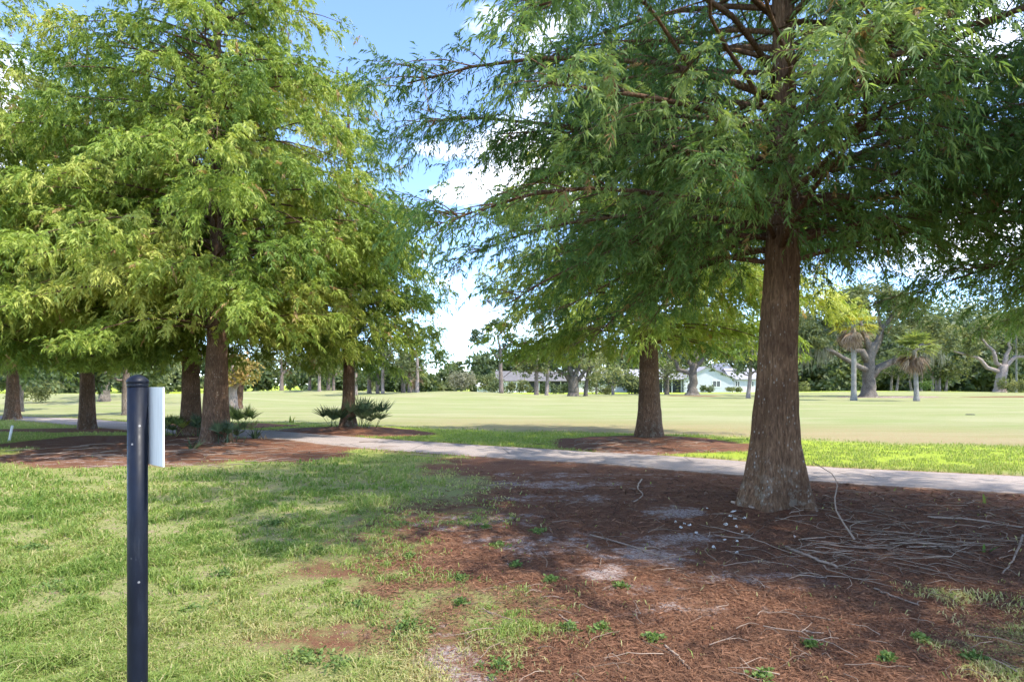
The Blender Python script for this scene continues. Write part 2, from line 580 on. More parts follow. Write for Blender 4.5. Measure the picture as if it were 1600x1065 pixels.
def path_dist(x, y):
    """signed distance to the path centre line (positive on the far side)"""
    x = np.asarray(x, float)
    y = np.asarray(y, float)
    out = np.empty(x.shape)
    xf, yf, of = x.ravel(), y.ravel(), out.ravel()
    cs = pc[::4]
    ns = pn[::4]
    for a in range(0, len(xf), 20000):
        dx = xf[a:a + 20000, None] - cs[None, :, 0]
        dy = yf[a:a + 20000, None] - cs[None, :, 1]
        d2 = dx * dx + dy * dy
        k = d2.argmin(1)
        r = np.arange(len(k))
        sg = np.sign(dx[r, k] * ns[k, 0] + dy[r, k] * ns[k, 1])
        of[a:a + 20000] = np.sqrt(d2[r, k]) * -sg
    return of.reshape(x.shape)


def masks(x, y):
    """cover of the ground: needle litter, fairway, sand, lush rough, dry edge"""
    x = np.asarray(x, float)
    y = np.asarray(y, float)
    pd = path_dist(x, y)
    n1 = fbm(x * 0.7, y * 0.7, seed=21) - 0.5
    n2 = fbm(x * 2.2, y * 2.2, seed=31) - 0.5
    near = pd < 0
    ell = lambda cx, cy, a, b: 1 - np.sqrt(((x - cx) / a) ** 2 + ((y - cy) / b) ** 2)
    # big bed under the near tree, reaching the path
    left_edge = -0.95 - 0.02 * (y - 4) ** 2 * (y > 4) * 0.4 + 0.25 * np.sin(y * 0.9)
    m = sstep(-1.5, 1.7, (x - left_edge) + 3.0 * n1 + 1.6 * n2) * near * sstep(-14, -10, -y + 0 * x - 0 + (y < 13) * 100 - (y >= 13) * 100)
    # tired turf towards the lower right corner
    m = m * (1 - 0.5 * np.clip(sstep(2.1, 3.2, x + 1.2 * n1) * sstep(4.8, 3.6, y + 2 * n2), 0, 1))
    m = np.maximum(m, near * sstep(0.0, 0.28, ell(-7.4, 14.2, 4.6, 3.1) + 0.45 * n1 + 0.2 * n2))
    m = np.maximum(m, near * sstep(0.0, 0.3, ell(-10.5, 16.6, 3.4, 2.6) + 0.4 * n1))
    m = np.maximum(m, (~near) * sstep(0.0, 0.3, ell(-12.3, 22.6, 5.0, 2.3) + 0.5 * n1))
    m = np.maximum(m, sstep(0.0, 0.25, ell(-14.9, 20.4, 3.6, 1.1) + 0.4 * n1))
    m = np.maximum(m, (~near) * sstep(0.0, 0.3, ell(-5.2, 19.3, 3.3, 1.8) + 0.4 * n1))
    m = np.maximum(m, (~near) * sstep(0.0, 0.3, ell(3.4, 15.6, 3.3, 2.5) + 0.5 * n1 + 0.2 * n2))
    m = np.maximum(m, sstep(0.0, 0.2, ell(62, 72, 10, 3)))
    m = np.maximum(m, 0.8 * sstep(0.0, 0.3, ell(22.5, 75, 4.5, 3.0) + 0.3 * n1))
    # fairway beyond the strip of rough
    line = 19.2 - 0.42 * (x - 3) + (x < -8) * 0.0
    f = sstep(-0.8, 0.8, y - np.where(x > -12, line, 25.5 - 0.12 * (x + 12)) + 1.5 * n1) * (pd > 1.2)
    f = f * (1 - sstep(92, 98, y + 6 * n1 + 0.06 * x))
    brown = f * sstep(11, 1.5, y - line) * sstep(-8, 2, x) * 1.0
    lush = (pd > 1.0) * (1 - f) * sstep(10, 12, y) * 1.0
    lush = np.maximum(lush, 0.55 * (pd < 0) * sstep(9, 16, y))
    s = np.zeros_like(x)
    for cx, cy, a, b, w in ((0.75, 5.0, 0.35, 0.35, 1), (1.0, 4.65, 0.45, 0.3, .8), (0.35, 5.9, 0.6, 0.35, .7), (-0.3, 6.9, 0.8, 0.4, .6), (1.1, 5.5, .5, .3, .9), (1.6, 6.0, .5, .25, .8),
                            (-0.35, 3.35, 0.28, 0.35, .9), (0.3, 9.4, 1.6, 0.35, .8), (1.0, 10.3, 1.6, .3, .6), (1.9, 7.2, 0.3, 0.22, 1.1), (1.95, 4.9, .8, .25, .6), (0.6, 8.2, .9, .3, .7),
                            (-6.5, 11.7, 1.6, .35, .7), (-9.5, 13, 1.5, .7, .5), (-8.5, 12.2, 2, .4, .5), (1.2, 4.2, .6, .3, .5), (2.6, 5.3, .9, .2, .5),
                            (3.0, 14.0, 1.6, .4, .6), (-9, 20.2, 3, .5, .7), (45, 72, 7, 3, 1.2)):
        s = np.maximum(s, w * sstep(-0.1, 0.9, ell(cx, cy, a * 1.7, b * 2.0) + 0.9 * n2 + 0.5 * n1))
    m = np.maximum(m, s * 0.9)
    dry = sstep(0.55, 0.0, np.abs(pd) - PW) * 0.75 * (1 - m) * sstep(0.35, 0.6, fbm(x * 1.5, y * 1.5, seed=77))
    return dict(mulch=m, fairway=f, sand=s, lush=lush, dry=dry, brown=brown, pd=pd)


rows = [-60, -40, -25, -15, -8, -4, -1]
d = 0.5
while d < 900:
    rows.append(d)
    d += max(0.05, 0.011 * d * (1 + d / 60.0)) if d > 2.6 else 0.3
rows = np.array(rows)
u = np.linspace(-1, 1, 300)
u = np.sign(u) * (0.45 * np.abs(u) + 0.55 * np.abs(u) ** 3)
Yg, Ug = np.meshgrid(rows, u, indexing="ij")
Xg = Ug * (14 + 1.45 * np.maximum(Yg, 0))
mk = masks(Xg, Yg)
Zg = height(Xg, Yg)
nr, nc = Xg.shape
i, j = np.meshgrid(np.arange(nr - 1), np.arange(nc - 1), indexing="ij")
q = np.stack([i * nc + j, i * nc + j + 1, (i + 1) * nc + j + 1, (i + 1) * nc + j], -1).reshape(-1, 4)
pdm = mk.pop("pd")
# the bed under the path sits a little lower so that the path's crust shows
Zg = Zg - 0.03 * sstep(0.15, -0.15, np.abs(pdm) - PW + 0.12)
ground = link("ground", mesh_np("ground", np.stack([Xg, Yg, Zg], -1).reshape(-1, 3), q, ground_mat(), {k: v.ravel() for k, v in mk.items()}, True))
tag(ground, "golf course ground of turf, mown fairway and red needle litter", kind="structure")

# path
sec = np.array([-1.0, -0.97, -0.85, -0.5, 0.0, 0.5, 0.85, 0.97, 1.0])
wid = PW * (1 + 0.10 * (fbm(np.arange(len(pc)) * 0.12, np.zeros(len(pc)), seed=3) - 0.5))
wid2 = PW * (1 + 0.10 * (fbm(np.arange(len(pc)) * 0.12, np.ones(len(pc)) * 9, seed=4) - 0.5))
off = np.where(sec[None] < 0, sec[None] * wid[:, None], sec[None] * wid2[:, None])
PX = pc[:, None, 0] + pn[:, None, 0] * off
PY = pc[:, None, 1] + pn[:, None, 1] * off
PZ = height(PX, PY) + np.array([-0.04, 0.006, 0.012, 0.018, 0.02, 0.018, 0.012, 0.006, -0.04])[None]
n_, k_ = PX.shape
i, j = np.meshgrid(np.arange(n_ - 1), np.arange(k_ - 1), indexing="ij")
q = np.stack([i * k_ + j, i * k_ + j + 1, (i + 1) * k_ + j + 1, (i + 1) * k_ + j], -1).reshape(-1, 4)
path = link("path", mesh_np("path", np.stack([PX, PY, PZ], -1).reshape(-1, 3), q, path_mat(),
                            {"edge": np.broadcast_to(np.abs(sec) ** 3, PX.shape).ravel(), "across": np.broadcast_to(sec, PX.shape).ravel()}, True))
tag(path, "worn grey asphalt cart path curving past the trees", kind="structure")


# ------------------------------------------------------------------ trees
def trunk_mesh(name, H, prof, mat, seg=48, rings=70, flute=0.10, knobs=5, bend=0.0, seed=0, rough=0.012, limbs=(), flare_h=0.9, phase=0.0):
    """prof: list of (height, radius)"""
    ph, pr = np.array(prof).T
    z = np.concatenate([[-0.25], np.linspace(0, 1, rings) ** 1.35 * H])
    r = np.interp(z, ph, pr)
    th = np.arange(seg) / seg * 2 * np.pi
    Z, T = np.meshgrid(z, th, indexing="ij")
    fl = np.exp(-np.clip(Z, 0, None) / flare_h)
    lob = np.zeros_like(T)
    rs = np.random.default_rng(seed + 900)
    for k in range(knobs):
        a = 2 * np.pi * (k + rs.uniform(-0.28, 0.28)) / knobs + phase
        dd = np.angle(np.exp(1j * (T - a)))
        lob += rs.uniform(0.7, 1.2) * np.exp(-(dd / rs.uniform(0.28, 0.42)) ** 2)
    lob -= lob.mean(1, keepdims=True)
    n = fbm(np.cos(T) * 5, np.sin(T) * 5, Z * 0.7, seed=seed, octaves=3) - 0.5
    n2 = fbm(np.cos(T) * 16, np.sin(T) * 16, Z * 2.2, seed=seed + 7, octaves=3) - 0.5
    rad = r[:, None] * (1 + lob * (flute * 0.28 + flute * 2.1 * fl)) + n * r[:, None] * 0.10 + n2 * rough * np.clip(r[:, None] / 0.25, 0.3, 1) * 3
    bx = bend * np.sin(Z / H * 2.6) + 0.03 * np.sin(Z * 0.9 + seed)
    by = bend * 0.5 * np.cos(Z / H * 2.1 + 1) - bend * 0.5 * math.cos(1) + 0.03 * np.sin(Z * 0.7 + seed * 2) * np.clip(Z, 0, 1)
    V = np.stack([rad * np.cos(T) + bx, rad * np.sin(T) + by, Z], -1)
    mb = MB()
    n0, s0 = Z.shape
    i, j = np.meshgrid(np.arange(n0 - 1), np.arange(s0), indexing="ij")
    q = np.stack([i * s0 + j, i * s0 + (j + 1) % s0, (i + 1) * s0 + (j + 1) % s0, (i + 1) * s0 + j], -1).reshape(-1, 4)
    mb.add(V.reshape(-1, 3), [q])
    for pts, rr, sg in limbs:
        mb.tube(pts, rr, sg)
    return mb.mesh(name, mat, True)


def leaf_quads(P, D, Ls, Ws, rs, droop=0.25, mid=0.42):
    """one elongated diamond per leaf"""
    n = len(P)
    up = np.array([0, 0, 1.0])
    side = nrm(np.cross(D, rs.normal(0, 1, (n, 3))))
    tip = P + D * Ls[:, None] - up * (droop * Ls)[:, None]
    m = P + D * (Ls * mid)[:, None]
    V = np.stack([P, m + side * Ws[:, None], tip, m - side * Ws[:, None]], 1).reshape(-1, 3)
    return V, np.arange(n * 4).reshape(-1, 4)


def leaf_tris(P, D, Ls, Ws, rs, droop=0.2):
    """one narrow three-cornered leaf per sprig"""
    n = len(P)
    side = nrm(np.cross(D, rs.normal(0, 1, (n, 3))))
    tip = P + D * Ls[:, None] - np.array([0, 0, 1.0]) * (droop * Ls)[:, None]
    V = np.stack([P, P + D * (Ls * 0.36)[:, None] + side * (2 * Ws)[:, None], tip], 1).reshape(-1, 3)
    return V, np.arange(n * 3).reshape(-1, 3)


def cypress(seed, H, hb, prof, nprim, leafL, leafW, d2=7.0, d3=9.0, n4=11, rise=(0.35, 0.75), droop=(0.45, 0.35), gap=0.36, wood=True, ztop=None, l3=(0.16, 0.42), sector=None, clear=None, lr=(0.010, 0.0105), freq=0.75, zmin=0.0, low=1.0):
    """woody limbs and a leaf mesh; the leaves hang from the twigs in feathery sprays"""
    rs = np.random.default_rng(seed)
    ph, pr = np.array(prof).T
    up = np.array([0, 0, 1.0])
    # primary limbs
    zc = np.linspace(hb, H * 0.985, 400)
    dens = (np.interp(zc, ph, pr) ** 0.8 + 0.35) * np.where(zc < hb + 1.5, low, 1.0)
    cdf = np.cumsum(dens)
    cdf /= cdf[-1]
    z0 = np.interp((np.arange(nprim) + rs.uniform(0, 1, nprim)) / nprim, cdf, zc)
    az = np.arange(nprim) * 2.39996 + rs.normal(0, 0.35, nprim)
    L = np.interp(z0, ph, pr) * rs.uniform(0.72, 1.12, nprim)
    fz = (z0 - hb) / (H - hb)
    a = rise[0] + (rise[1] - rise[0]) * fz + rs.normal(0, 0.12, nprim)
    b = droop[0] + (droop[1] - droop[0]) * fz + rs.normal(0, 0.08, nprim)
    out = np.stack([np.cos(az), np.sin(az), 0 * az], 1)
    sd = np.stack([-np.sin(az), np.cos(az), 0 * az], 1)
    wa, wp = rs.normal(0, 0.07, nprim), rs.uniform(0, 6, nprim)

    def prim(k, t):
        return (np.stack([0 * t, 0 * t, z0[k]], 1) + (L[k] * t)[:, None] * out[k] + (L[k] * (a[k] * t - b[k] * t * t))[:, None] * up
                + (L[k] * wa[k] * np.sin(t * 5 + wp[k]) * t)[:, None] * sd[k])

    limbs = []
    for k in range(nprim):
        if sector is not None and not sector(az[k], z0[k]):
            continue
        t = np.linspace(0, 0.95, 7)
        pts = prim(np.full(7, k), t)
        r0 = lr[0] + lr[1] * L[k]
        limbs.append((pts, r0 * (1 - 0.85 * t), 6))
    # secondary twigs
    n2 = np.maximum(3, (L * d2 * rs.uniform(0.8, 1.2, nprim))).astype(int)
    k2 = np.repeat(np.arange(nprim), n2)
    t2 = rs.uniform(0, 1, len(k2)) ** 0.75 * 0.88 + 0.12
    P2 = prim(k2, t2)
    sgn = np.where(rs.uniform(0, 1, len(k2)) < 0.5, -1.0, 1.0)
    phi = np.radians(rs.uniform(18, 78, len(k2))) * (1.1 - 0.5 * t2)
    D2 = nrm(out[k2] * np.cos(phi)[:, None] + sd[k2] * (sgn * np.sin(phi))[:, None] + up * rs.normal(0.06, 0.22, (len(k2), 1)))
    l2 = np.clip(L[k2] * 0.30 * (1.2 - 0.75 * t2) * rs.uniform(0.55, 1.25, len(k2)), 0.16, 1.5)
    mid = P2 + D2 * (l2 * 0.6)[:, None]
    keep = fbm(mid[:, 0] * freq + 40, mid[:, 1] * freq, mid[:, 2] * freq * 1.4, seed=seed + 5, octaves=2) > gap
    keep |= (z0[k2] < hb + 1.0) & (rs.uniform(0, 1, len(k2)) < 0.75)      # the lowest boughs are full
    if sector is not None:
        keep &= sector(az[k2], P2[:, 2])
    if clear is not None:
        keep &= ~clear(mid)
    k2, t2, P2, D2, l2 = k2[keep], t2[keep], P2[keep], D2[keep], l2[keep]
    dr2 = rs.uniform(0.15, 0.5, len(k2))

    def sec_(i_, u_):
        return P2[i_] + D2[i_] * (l2[i_] * u_)[:, None] - up * (dr2[i_] * l2[i_] * u_ * u_)[:, None]

    if wood:
        for k in range(len(k2)):
            if l2[k] > 0.45:
                uu = np.array([0, 0.35, 0.7, 1.0])
                pts = sec_(np.full(4, k), uu)
                limbs.append((pts, (0.004 + 0.007 * l2[k]) * (1 - 0.8 * uu), 3))
    # sprays
    n3 = np.maximum(2, l2 * d3 * rs.uniform(0.8, 1.2, len(l2))).astype(int)
    k3 = np.repeat(np.arange(len(l2)), n3)
    u3 = rs.uniform(0.0, 1.0, len(k3)) ** 0.7 * 0.95 + 0.05
    P3 = sec_(k3, u3)
    D3 = nrm(D2[k3] * 0.75 + rs.normal(0, 0.55, (len(k3), 3)) + up * rs.normal(-0.25, 0.3, (len(k3), 1)))
    ln3 = rs.uniform(l3[0], l3[1], len(k3))
    dr3 = rs.uniform(0.2, 0.8, len(k3))
    # leaves
    n_4 = np.maximum(4, rs.poisson(n4, len(k3)))
    k4 = np.repeat(np.arange(len(k3)), n_4)
    v4 = rs.uniform(0.05, 1.0, len(k4))
    P4 = P3[k4] + D3[k4] * (ln3[k4] * v4)[:, None] - up * (dr3[k4] * ln3[k4] * v4 * v4)[:, None]
    tan = nrm(D3[k4] - up * (2 * dr3[k4] * v4)[:, None])
    s3 = nrm(np.cross(D3, up + rs.normal(0, 0.45, D3.shape)))
    sg4 = np.where(np.arange(len(k4)) % 2 == 0, 1.0, -1.0)
    D4 = nrm(tan * 0.75 + s3[k4] * (sg4 * rs.uniform(0.45, 1.0, len(k4)))[:, None] + rs.normal(0, 0.22, (len(k4), 3)) - up * 0.22)
    Ls = leafL * rs.uniform(0.55, 1.3, len(k4))
    Ws = leafW * 0.5 * rs.uniform(0.7, 1.25, len(k4))
    kk = P4[:, 2] - Ls * 0.9 > zmin
    P4, D4, Ls, Ws, k4 = P4[kk], D4[kk], Ls[kk], Ws[kk], k4[kk]
    if ztop is not None:                     # nothing of use above the part that shows and shades
        kk = P4[:, 2] < ztop
        P4, D4, Ls, Ws, k4 = P4[kk], D4[kk], Ls[kk], Ws[kk], k4[kk]
    V, Q = leaf_tris(P4, D4, Ls, Ws, rs, 0.22)
    # colour differs from limb to limb and from spray to spray
    tb = fbm(mid[keep][:, 0] * 0.5, mid[keep][:, 1] * 0.5, mid[keep][:, 2] * 0.5, seed=seed + 3, octaves=3)
    tint = np.clip(0.46 + 1.5 * (tb[k3[k4]] - 0.5) + rs.normal(0, 0.10, len(k3))[k4] + rs.normal(0, 0.10, len(k4)) + 0.12 * rs.normal(0, 1, nprim)[k2[k3[k4]]], 0, 0.93)
    tint = np.where((rs.uniform(0, 1, len(k3)) < 0.018)[k4], 1.0, tint)
    return limbs, V, Q, np.repeat(tint, 3)


def make_cypress(label, loc, rotz, trunk_prof, H, crown_args, leafmat, barkmat, trunk_kw, name="cypress_tree"):
    limbs, V, Q, tint = cypress(**crown_args)
    t = thing(name, label, "tree", (loc[0], loc[1], hz(*loc)), rotz)
    link("trunk", trunk_mesh("trunk", H, trunk_prof, barkmat, limbs=limbs, **trunk_kw), t)
    link("crown", mesh_np("crown", V, Q, leafmat, {"tint": tint}), t)
    return t, len(Q)


def copy_tree(root, loc, rotz, label, scale=1.0, group=None):
    c = root.copy()
    C.objects.link(c)
    c.location = (loc[0], loc[1], hz(*loc))
    c.rotation_euler = (0, 0, rotz)
    c.scale = (scale,) * 3 if isinstance(scale, (int, float)) else scale
    c["label"] = label
    if group:
        c["group"] = group
    for ch in root.children:
        k = ch.copy()
        C.objects.link(k)
        k.parent = c
        for g in ch.children:
            kk = g.copy()
            C.objects.link(kk)
            kk.parent = k
    return c


count = {}
# the tall near tree on the right
T1 = (3.3, 7.55)
trunkA = [(-0.3, 0.50), (0, 0.42), (0.28, 0.355), (0.75, 0.288), (1.4, 0.240), (2.2, 0.222), (2.9, 0.208), (3.6, 0.185), (4.7, 0.14), (6.3, 0.115), (9, 0.09), (14, 0.015)]
t1, count["t1"] = make_cypress("tall cypress with fluted trunk standing in red litter beside scattered twigs", T1, 0.0, trunkA, 13.5,
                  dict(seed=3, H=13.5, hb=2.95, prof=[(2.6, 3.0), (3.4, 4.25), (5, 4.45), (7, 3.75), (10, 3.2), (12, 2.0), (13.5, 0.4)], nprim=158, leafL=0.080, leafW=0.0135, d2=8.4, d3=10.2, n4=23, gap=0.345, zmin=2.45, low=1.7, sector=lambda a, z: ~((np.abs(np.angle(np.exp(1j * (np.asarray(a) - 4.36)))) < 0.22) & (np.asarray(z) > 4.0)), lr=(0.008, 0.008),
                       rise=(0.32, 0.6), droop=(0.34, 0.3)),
                  M["cypress_shaded"], M["bark"], dict(seg=96, rings=170, flute=0.24, flare_h=1.3, knobs=5, seed=4, phase=4.25, bend=0.05))
# its neighbour by the right edge: same growth, turned
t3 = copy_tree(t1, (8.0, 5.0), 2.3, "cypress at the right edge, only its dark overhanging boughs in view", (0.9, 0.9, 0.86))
# second tree beyond the path
trunkB = [(-0.3, 0.46), (0, 0.42), (0.3, 0.36), (0.8, 0.31), (1.6, 0.275), (2.6, 0.24), (4, 0.19), (7, 0.13), (11, 0.06), (13, 0.015)]
t2, count["t2"] = make_cypress("cypress with brown trunk beyond the path in its own round litter bed", (3.83, 17.1), 0.0, trunkB, 12.0,
                  dict(seed=8, H=12.0, hb=2.5, prof=[(2.4, 3.2), (3.4, 4.6), (5.2, 4.6), (7, 3.9), (9, 2.6), (12, 0.3)], nprim=150, zmin=2.0, leafL=0.135, leafW=0.028, d2=6.5, d3=9.0, n4=15, gap=0.37, rise=(0.25, 0.55), droop=(0.48, 0.3), wood=False, lr=(0.008, 0.007)),
                  M["cypress"], M["bark_far"], dict(seg=64, rings=90, flute=0.10, knobs=6, seed=14, bend=0.03))
# the leafy pair on the left
t4, count["t4"] = make_cypress("broad sunlit cypress with thick flared trunk and yellow green crown", (-7.55, 15.5), 0.0, trunkB, 17.0,
                  dict(seed=15, H=17.0, hb=2.7, prof=[(2.5, 3.2), (3.6, 4.5), (6, 4.6), (8, 4.0), (11, 3.0), (14, 1.6), (17, 0.3)], nprim=215, zmin=2.0, leafL=0.115, leafW=0.027, d2=6.4, d3=9.0, n4=20, gap=0.37, rise=(0.28, 0.55), droop=(0.44, 0.4), wood=False, ztop=13.5, lr=(0.007, 0.006)),
                  M["cypress"], M["bark_far"], dict(seg=64, rings=100, flute=0.11, knobs=6, seed=24, bend=0.04))
t5 = copy_tree(t4, (-9.86, 18.6), 2.0, "dark trunked cypress close behind the broad sunlit one", 0.9)
t6 = copy_tree(t2, (-14.7, 21.0), 1.2, "slender cypress with spreading surface roots in front of the left path bend", (0.80, 0.80, 1.12))
t7 = copy_tree(t4, (-14.5, 15.0), 4.1, "cypress at the left edge whose pale sunlit boughs fill the corner", 0.92)
# middle tree
trunkC = [(-0.3, 0.36), (0, 0.31), (0.3, 0.255), (0.9, 0.215), (2, 0.185), (4, 0.15), (8, 0.08), (12.5, 0.012)]
t8, count["t8"] = make_cypress("cypress between two palmetto clumps on the far side of the path", (-5.6, 20.7), 0.0, trunkC, 12.2,
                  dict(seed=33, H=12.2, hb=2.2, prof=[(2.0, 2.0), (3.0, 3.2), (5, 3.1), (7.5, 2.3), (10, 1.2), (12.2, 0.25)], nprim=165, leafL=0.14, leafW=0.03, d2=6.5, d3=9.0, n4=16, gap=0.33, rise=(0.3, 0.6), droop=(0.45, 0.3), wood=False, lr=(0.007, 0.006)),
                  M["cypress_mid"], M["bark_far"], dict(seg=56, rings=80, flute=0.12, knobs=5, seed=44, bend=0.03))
t9 = copy_tree(t8, (-21.9, 26.6), 0.8, "grey trunked tree at the left edge behind the white stake", 1.1)


# ------------------------------------------------------------------ farther trees
def leaf_cloud(rs, centres, radii, n, size, flat=0.75, shell=0.55, droop=0.1, aspect=0.55):
    """leaf clumps through a set of lobes; n leaves in all"""
    centres = np.asarray(centres, float)
    radii = np.asarray(radii, float)
    w = radii ** 2
    k = rs.choice(len(centres), n, p=w / w.sum())
    dv = nrm(rs.normal(0, 1, (n, 3)))
    rr = radii[k] * (shell + (1 - shell) * rs.uniform(0, 1, n) ** 0.6) * rs.uniform(0.85, 1.12, n)
    P = centres[k] + dv * rr[:, None] * np.array([1, 1, flat])
    # break the outline up
    nz = fbm(P[:, 0] * 1.1 / size * 0.35, P[:, 1] * 1.1 / size * 0.35, P[:, 2] * 1.3 / size * 0.35, seed=int(rs.integers(1000)), octaves=2)
    kp = nz > 0.40
    P, dv, k = P[kp], dv[kp], k[kp]
    D = nrm(dv * 0.4 + rs.normal(0, 0.8, (len(P), 3)))
    Ls = size * rs.uniform(0.6, 1.4, len(P))
    V, Q = leaf_quads(P, D, Ls, Ls * aspect * 0.5, rs, droop)
    lobe = rs.normal(0, 0.16, len(centres))
    tint = np.clip(0.45 + lobe[k] + rs.normal(0, 0.15, len(P)), 0, 1)
    return V, Q, np.repeat(tint, 4)


def limb_path(a, b, rs, n=7, sag=0.1, wob=0.06):
    a, b = np.asarray(a, float), np.asarray(b, float)
    t = np.linspace(0, 1, n)[:, None]
    ln = np.linalg.norm(b - a)
    p = a + (b - a) * t + np.array([0, 0, 1]) * sag * ln * (t * (1 - t)) * 2
    p[1:-1] += rs.normal(0, wob * ln * 0.5, (n - 2, 3))
    return p


def far_tree(name, label, loc, lobes, trunk, limbs, leafmat, barkmat, n=4000, size=0.45, seed=0, flat=0.75, group=None, moss=None, shell=0.5, aspect=0.55, rotz=0.0):
    """lobes: (x,y,z,r); trunk: (points, radii); limbs: (start, end, r0, r1)"""
    rs = np.random.default_rng(seed)
    t = thing(name, label, "tree", (loc[0], loc[1], hz(*loc) - 0.03), rotz, group)
    mb = MB()
    pts, rad = trunk
    pts = np.asarray(pts, float)
    tt = np.linspace(0, 1, len(pts))
    ts = np.linspace(0, 1, 14)
    P = np.stack([np.interp(ts, tt, pts[:, i]) for i in range(3)], 1)
    P[2:, :2] += rs.normal(0, 0.04 * max(rad), (12, 2))
    mb.tube(P, np.interp(ts, tt, rad), 10)
    for a, b, r0, r1 in limbs:
        pp = limb_path(a, b, rs)
        mb.tube(pp, np.linspace(r0, r1, len(pp)), 6)
    link("trunk", mb.mesh("trunk", barkmat, True), t)
    lb = np.array(lobes, float)
    # every lobe breaks into smaller tufts
    cc, cr = [], []
    for x, y, z, r in lb:
        m = max(5, int(r * 5))
        dv = nrm(rs.normal(0, 1, (m, 3)))
        cc.append(np.array([x, y, z]) + dv * r * 0.68 * np.array([1, 1, flat]))
        cr.append(r * rs.uniform(0.28, 0.52, m))
    V, Q, tn = leaf_cloud(rs, np.concatenate(cc), np.concatenate(cr), n, size, flat, shell, aspect=aspect)
    link("crown", mesh_np("crown", V, Q, leafmat, {"tint": tn}), t)
    if moss:
        for x, y, z, ln, m in moss:
            P0 = rs.normal(0, 1, (m, 3)) * np.array([0.35, 0.35, 0.25])
            l_ = ln * rs.uniform(0.5, 1.1, m)
            V_, Q_ = leaf_quads(P0, nrm(np.array([0, 0, -1.0]) + rs.normal(0, 0.08, (m, 3))), l_, 0.04 + 0.03 * rs.uniform(0, 1, m), rs, 0, 0.3)
            link("moss", mesh_np("moss", V_, Q_, M["moss"], {"tint": np.repeat(rs.uniform(0.2, 0.8, m), 4)}), t, (x, y, z))
    return t


def z_at(v, d):
    """height that shows at picture row v at depth d"""
    return CAM_H + (HORIZON - v) / F * d


# large moss-hung oak by the palms
oak = far_tree("oak_tree", "spreading oak hung with grey moss between the two palms", at(1357, 72), [
    (-8, 0, 8.5, 2.6), (-5, 1, 9.5, 2.8), (-2.5, -1, 11, 2.6), (1, 1, 12, 2.6), (4, 0, 10.8, 2.6), (7, 1, 8.6, 2.4), (9, 0, 6.6, 1.9), (-9.5, 0, 6.6, 1.9), (-6.5, -2, 7, 1.8), (3.5, -1.5, 7.6, 1.7), (6, 2, 11, 2.0), (-3, 2, 8.0, 1.6)],
    ([(0, 0, -0.2), (0, 0, 0.5), (0.05, 0, 2.0), (0.1, 0, 4.2), (0.5, 0, 6.5)], [1.35, 0.85, 0.68, 0.6, 0.4]),
    [((0.2, 0, 2.3), (9, 0, 6.8), 0.5, 0.14), ((0, 0, 4), (-6, 0, 8.2), 0.42, 0.12), ((0.3, 0, 5), (3.5, 0.5, 10.4), 0.5, 0.12), ((0.3, 0, 5.5), (-2, 0, 10.3), 0.4, 0.1), ((0, 0, 3.2), (-9, -0.5, 6.4), 0.35, 0.1), ((3, 0, 4), (6, 1, 8.4), 0.25, 0.08), ((1.5, 0, 8), (1, 0, 11.6), 0.2, 0.06)],
    M["oakleaf"], M["bark_oak"], 24000, 0.36, 101, moss=[(-9, 0, 6, 2.2, 60), (-7.6, 0, 5.8, 2.8, 70), (-6.2, -1, 6.0, 2.6, 60), (-10, 0, 5.8, 1.6, 40), (5, 0, 6.2, 2.2, 40), (7, 0, 5.6, 2.2, 50), (8.4, 0, 5.4, 1.8, 40), (-4.5, 0, 6.0, 2.0, 40)])
# oak before the pale blue house
far_tree("oak_tree", "grey limbed oak standing before the pale blue house", at(1082, 80), [
    (-6, 0, 7.4, 2.2), (-3.5, 1, 9, 2.4), (0, 0, 10, 2.6), (3.5, 1, 9.2, 2.4), (6, 0, 7.6, 2.2), (-2, -1.5, 7.4, 1.6), (2.5, -1.5, 7.6, 1.5), (8, 0, 6.6, 1.6), (0, 1, 8, 1.8)],
    ([(0, 0, -0.2), (0, 0, 0.35), (0.05, 0, 1.3), (0.1, 0, 3.6), (0.2, 0, 5.6)], [1.3, 0.75, 0.55, 0.48, 0.32]),
    [((0, 0, 2), (-4.6, 0, 6.6), 0.38, 0.12), ((0.1, 0, 2.6), (3.8, 0.3, 7), 0.38, 0.12), ((0.1, 0, 3.6), (-1.8, 0, 8), 0.3, 0.1), ((0.2, 0, 4), (1.6, 0, 8.6), 0.32, 0.1), ((2, 0, 4.8), (6, 0, 7.2), 0.2, 0.07), ((-2.4, 0, 4.6), (-6, 0, 7), 0.2, 0.07)],
    M["oakleaf"], M["bark_oak"], 18000, 0.36, 102, moss=[(4.8, 0, 5.8, 1.4, 40), (5.6, 0, 5.6, 1.6, 30), (-4.8, 0, 6, 1.2, 40), (3.5, 0, 5.9, 1.3, 30)])
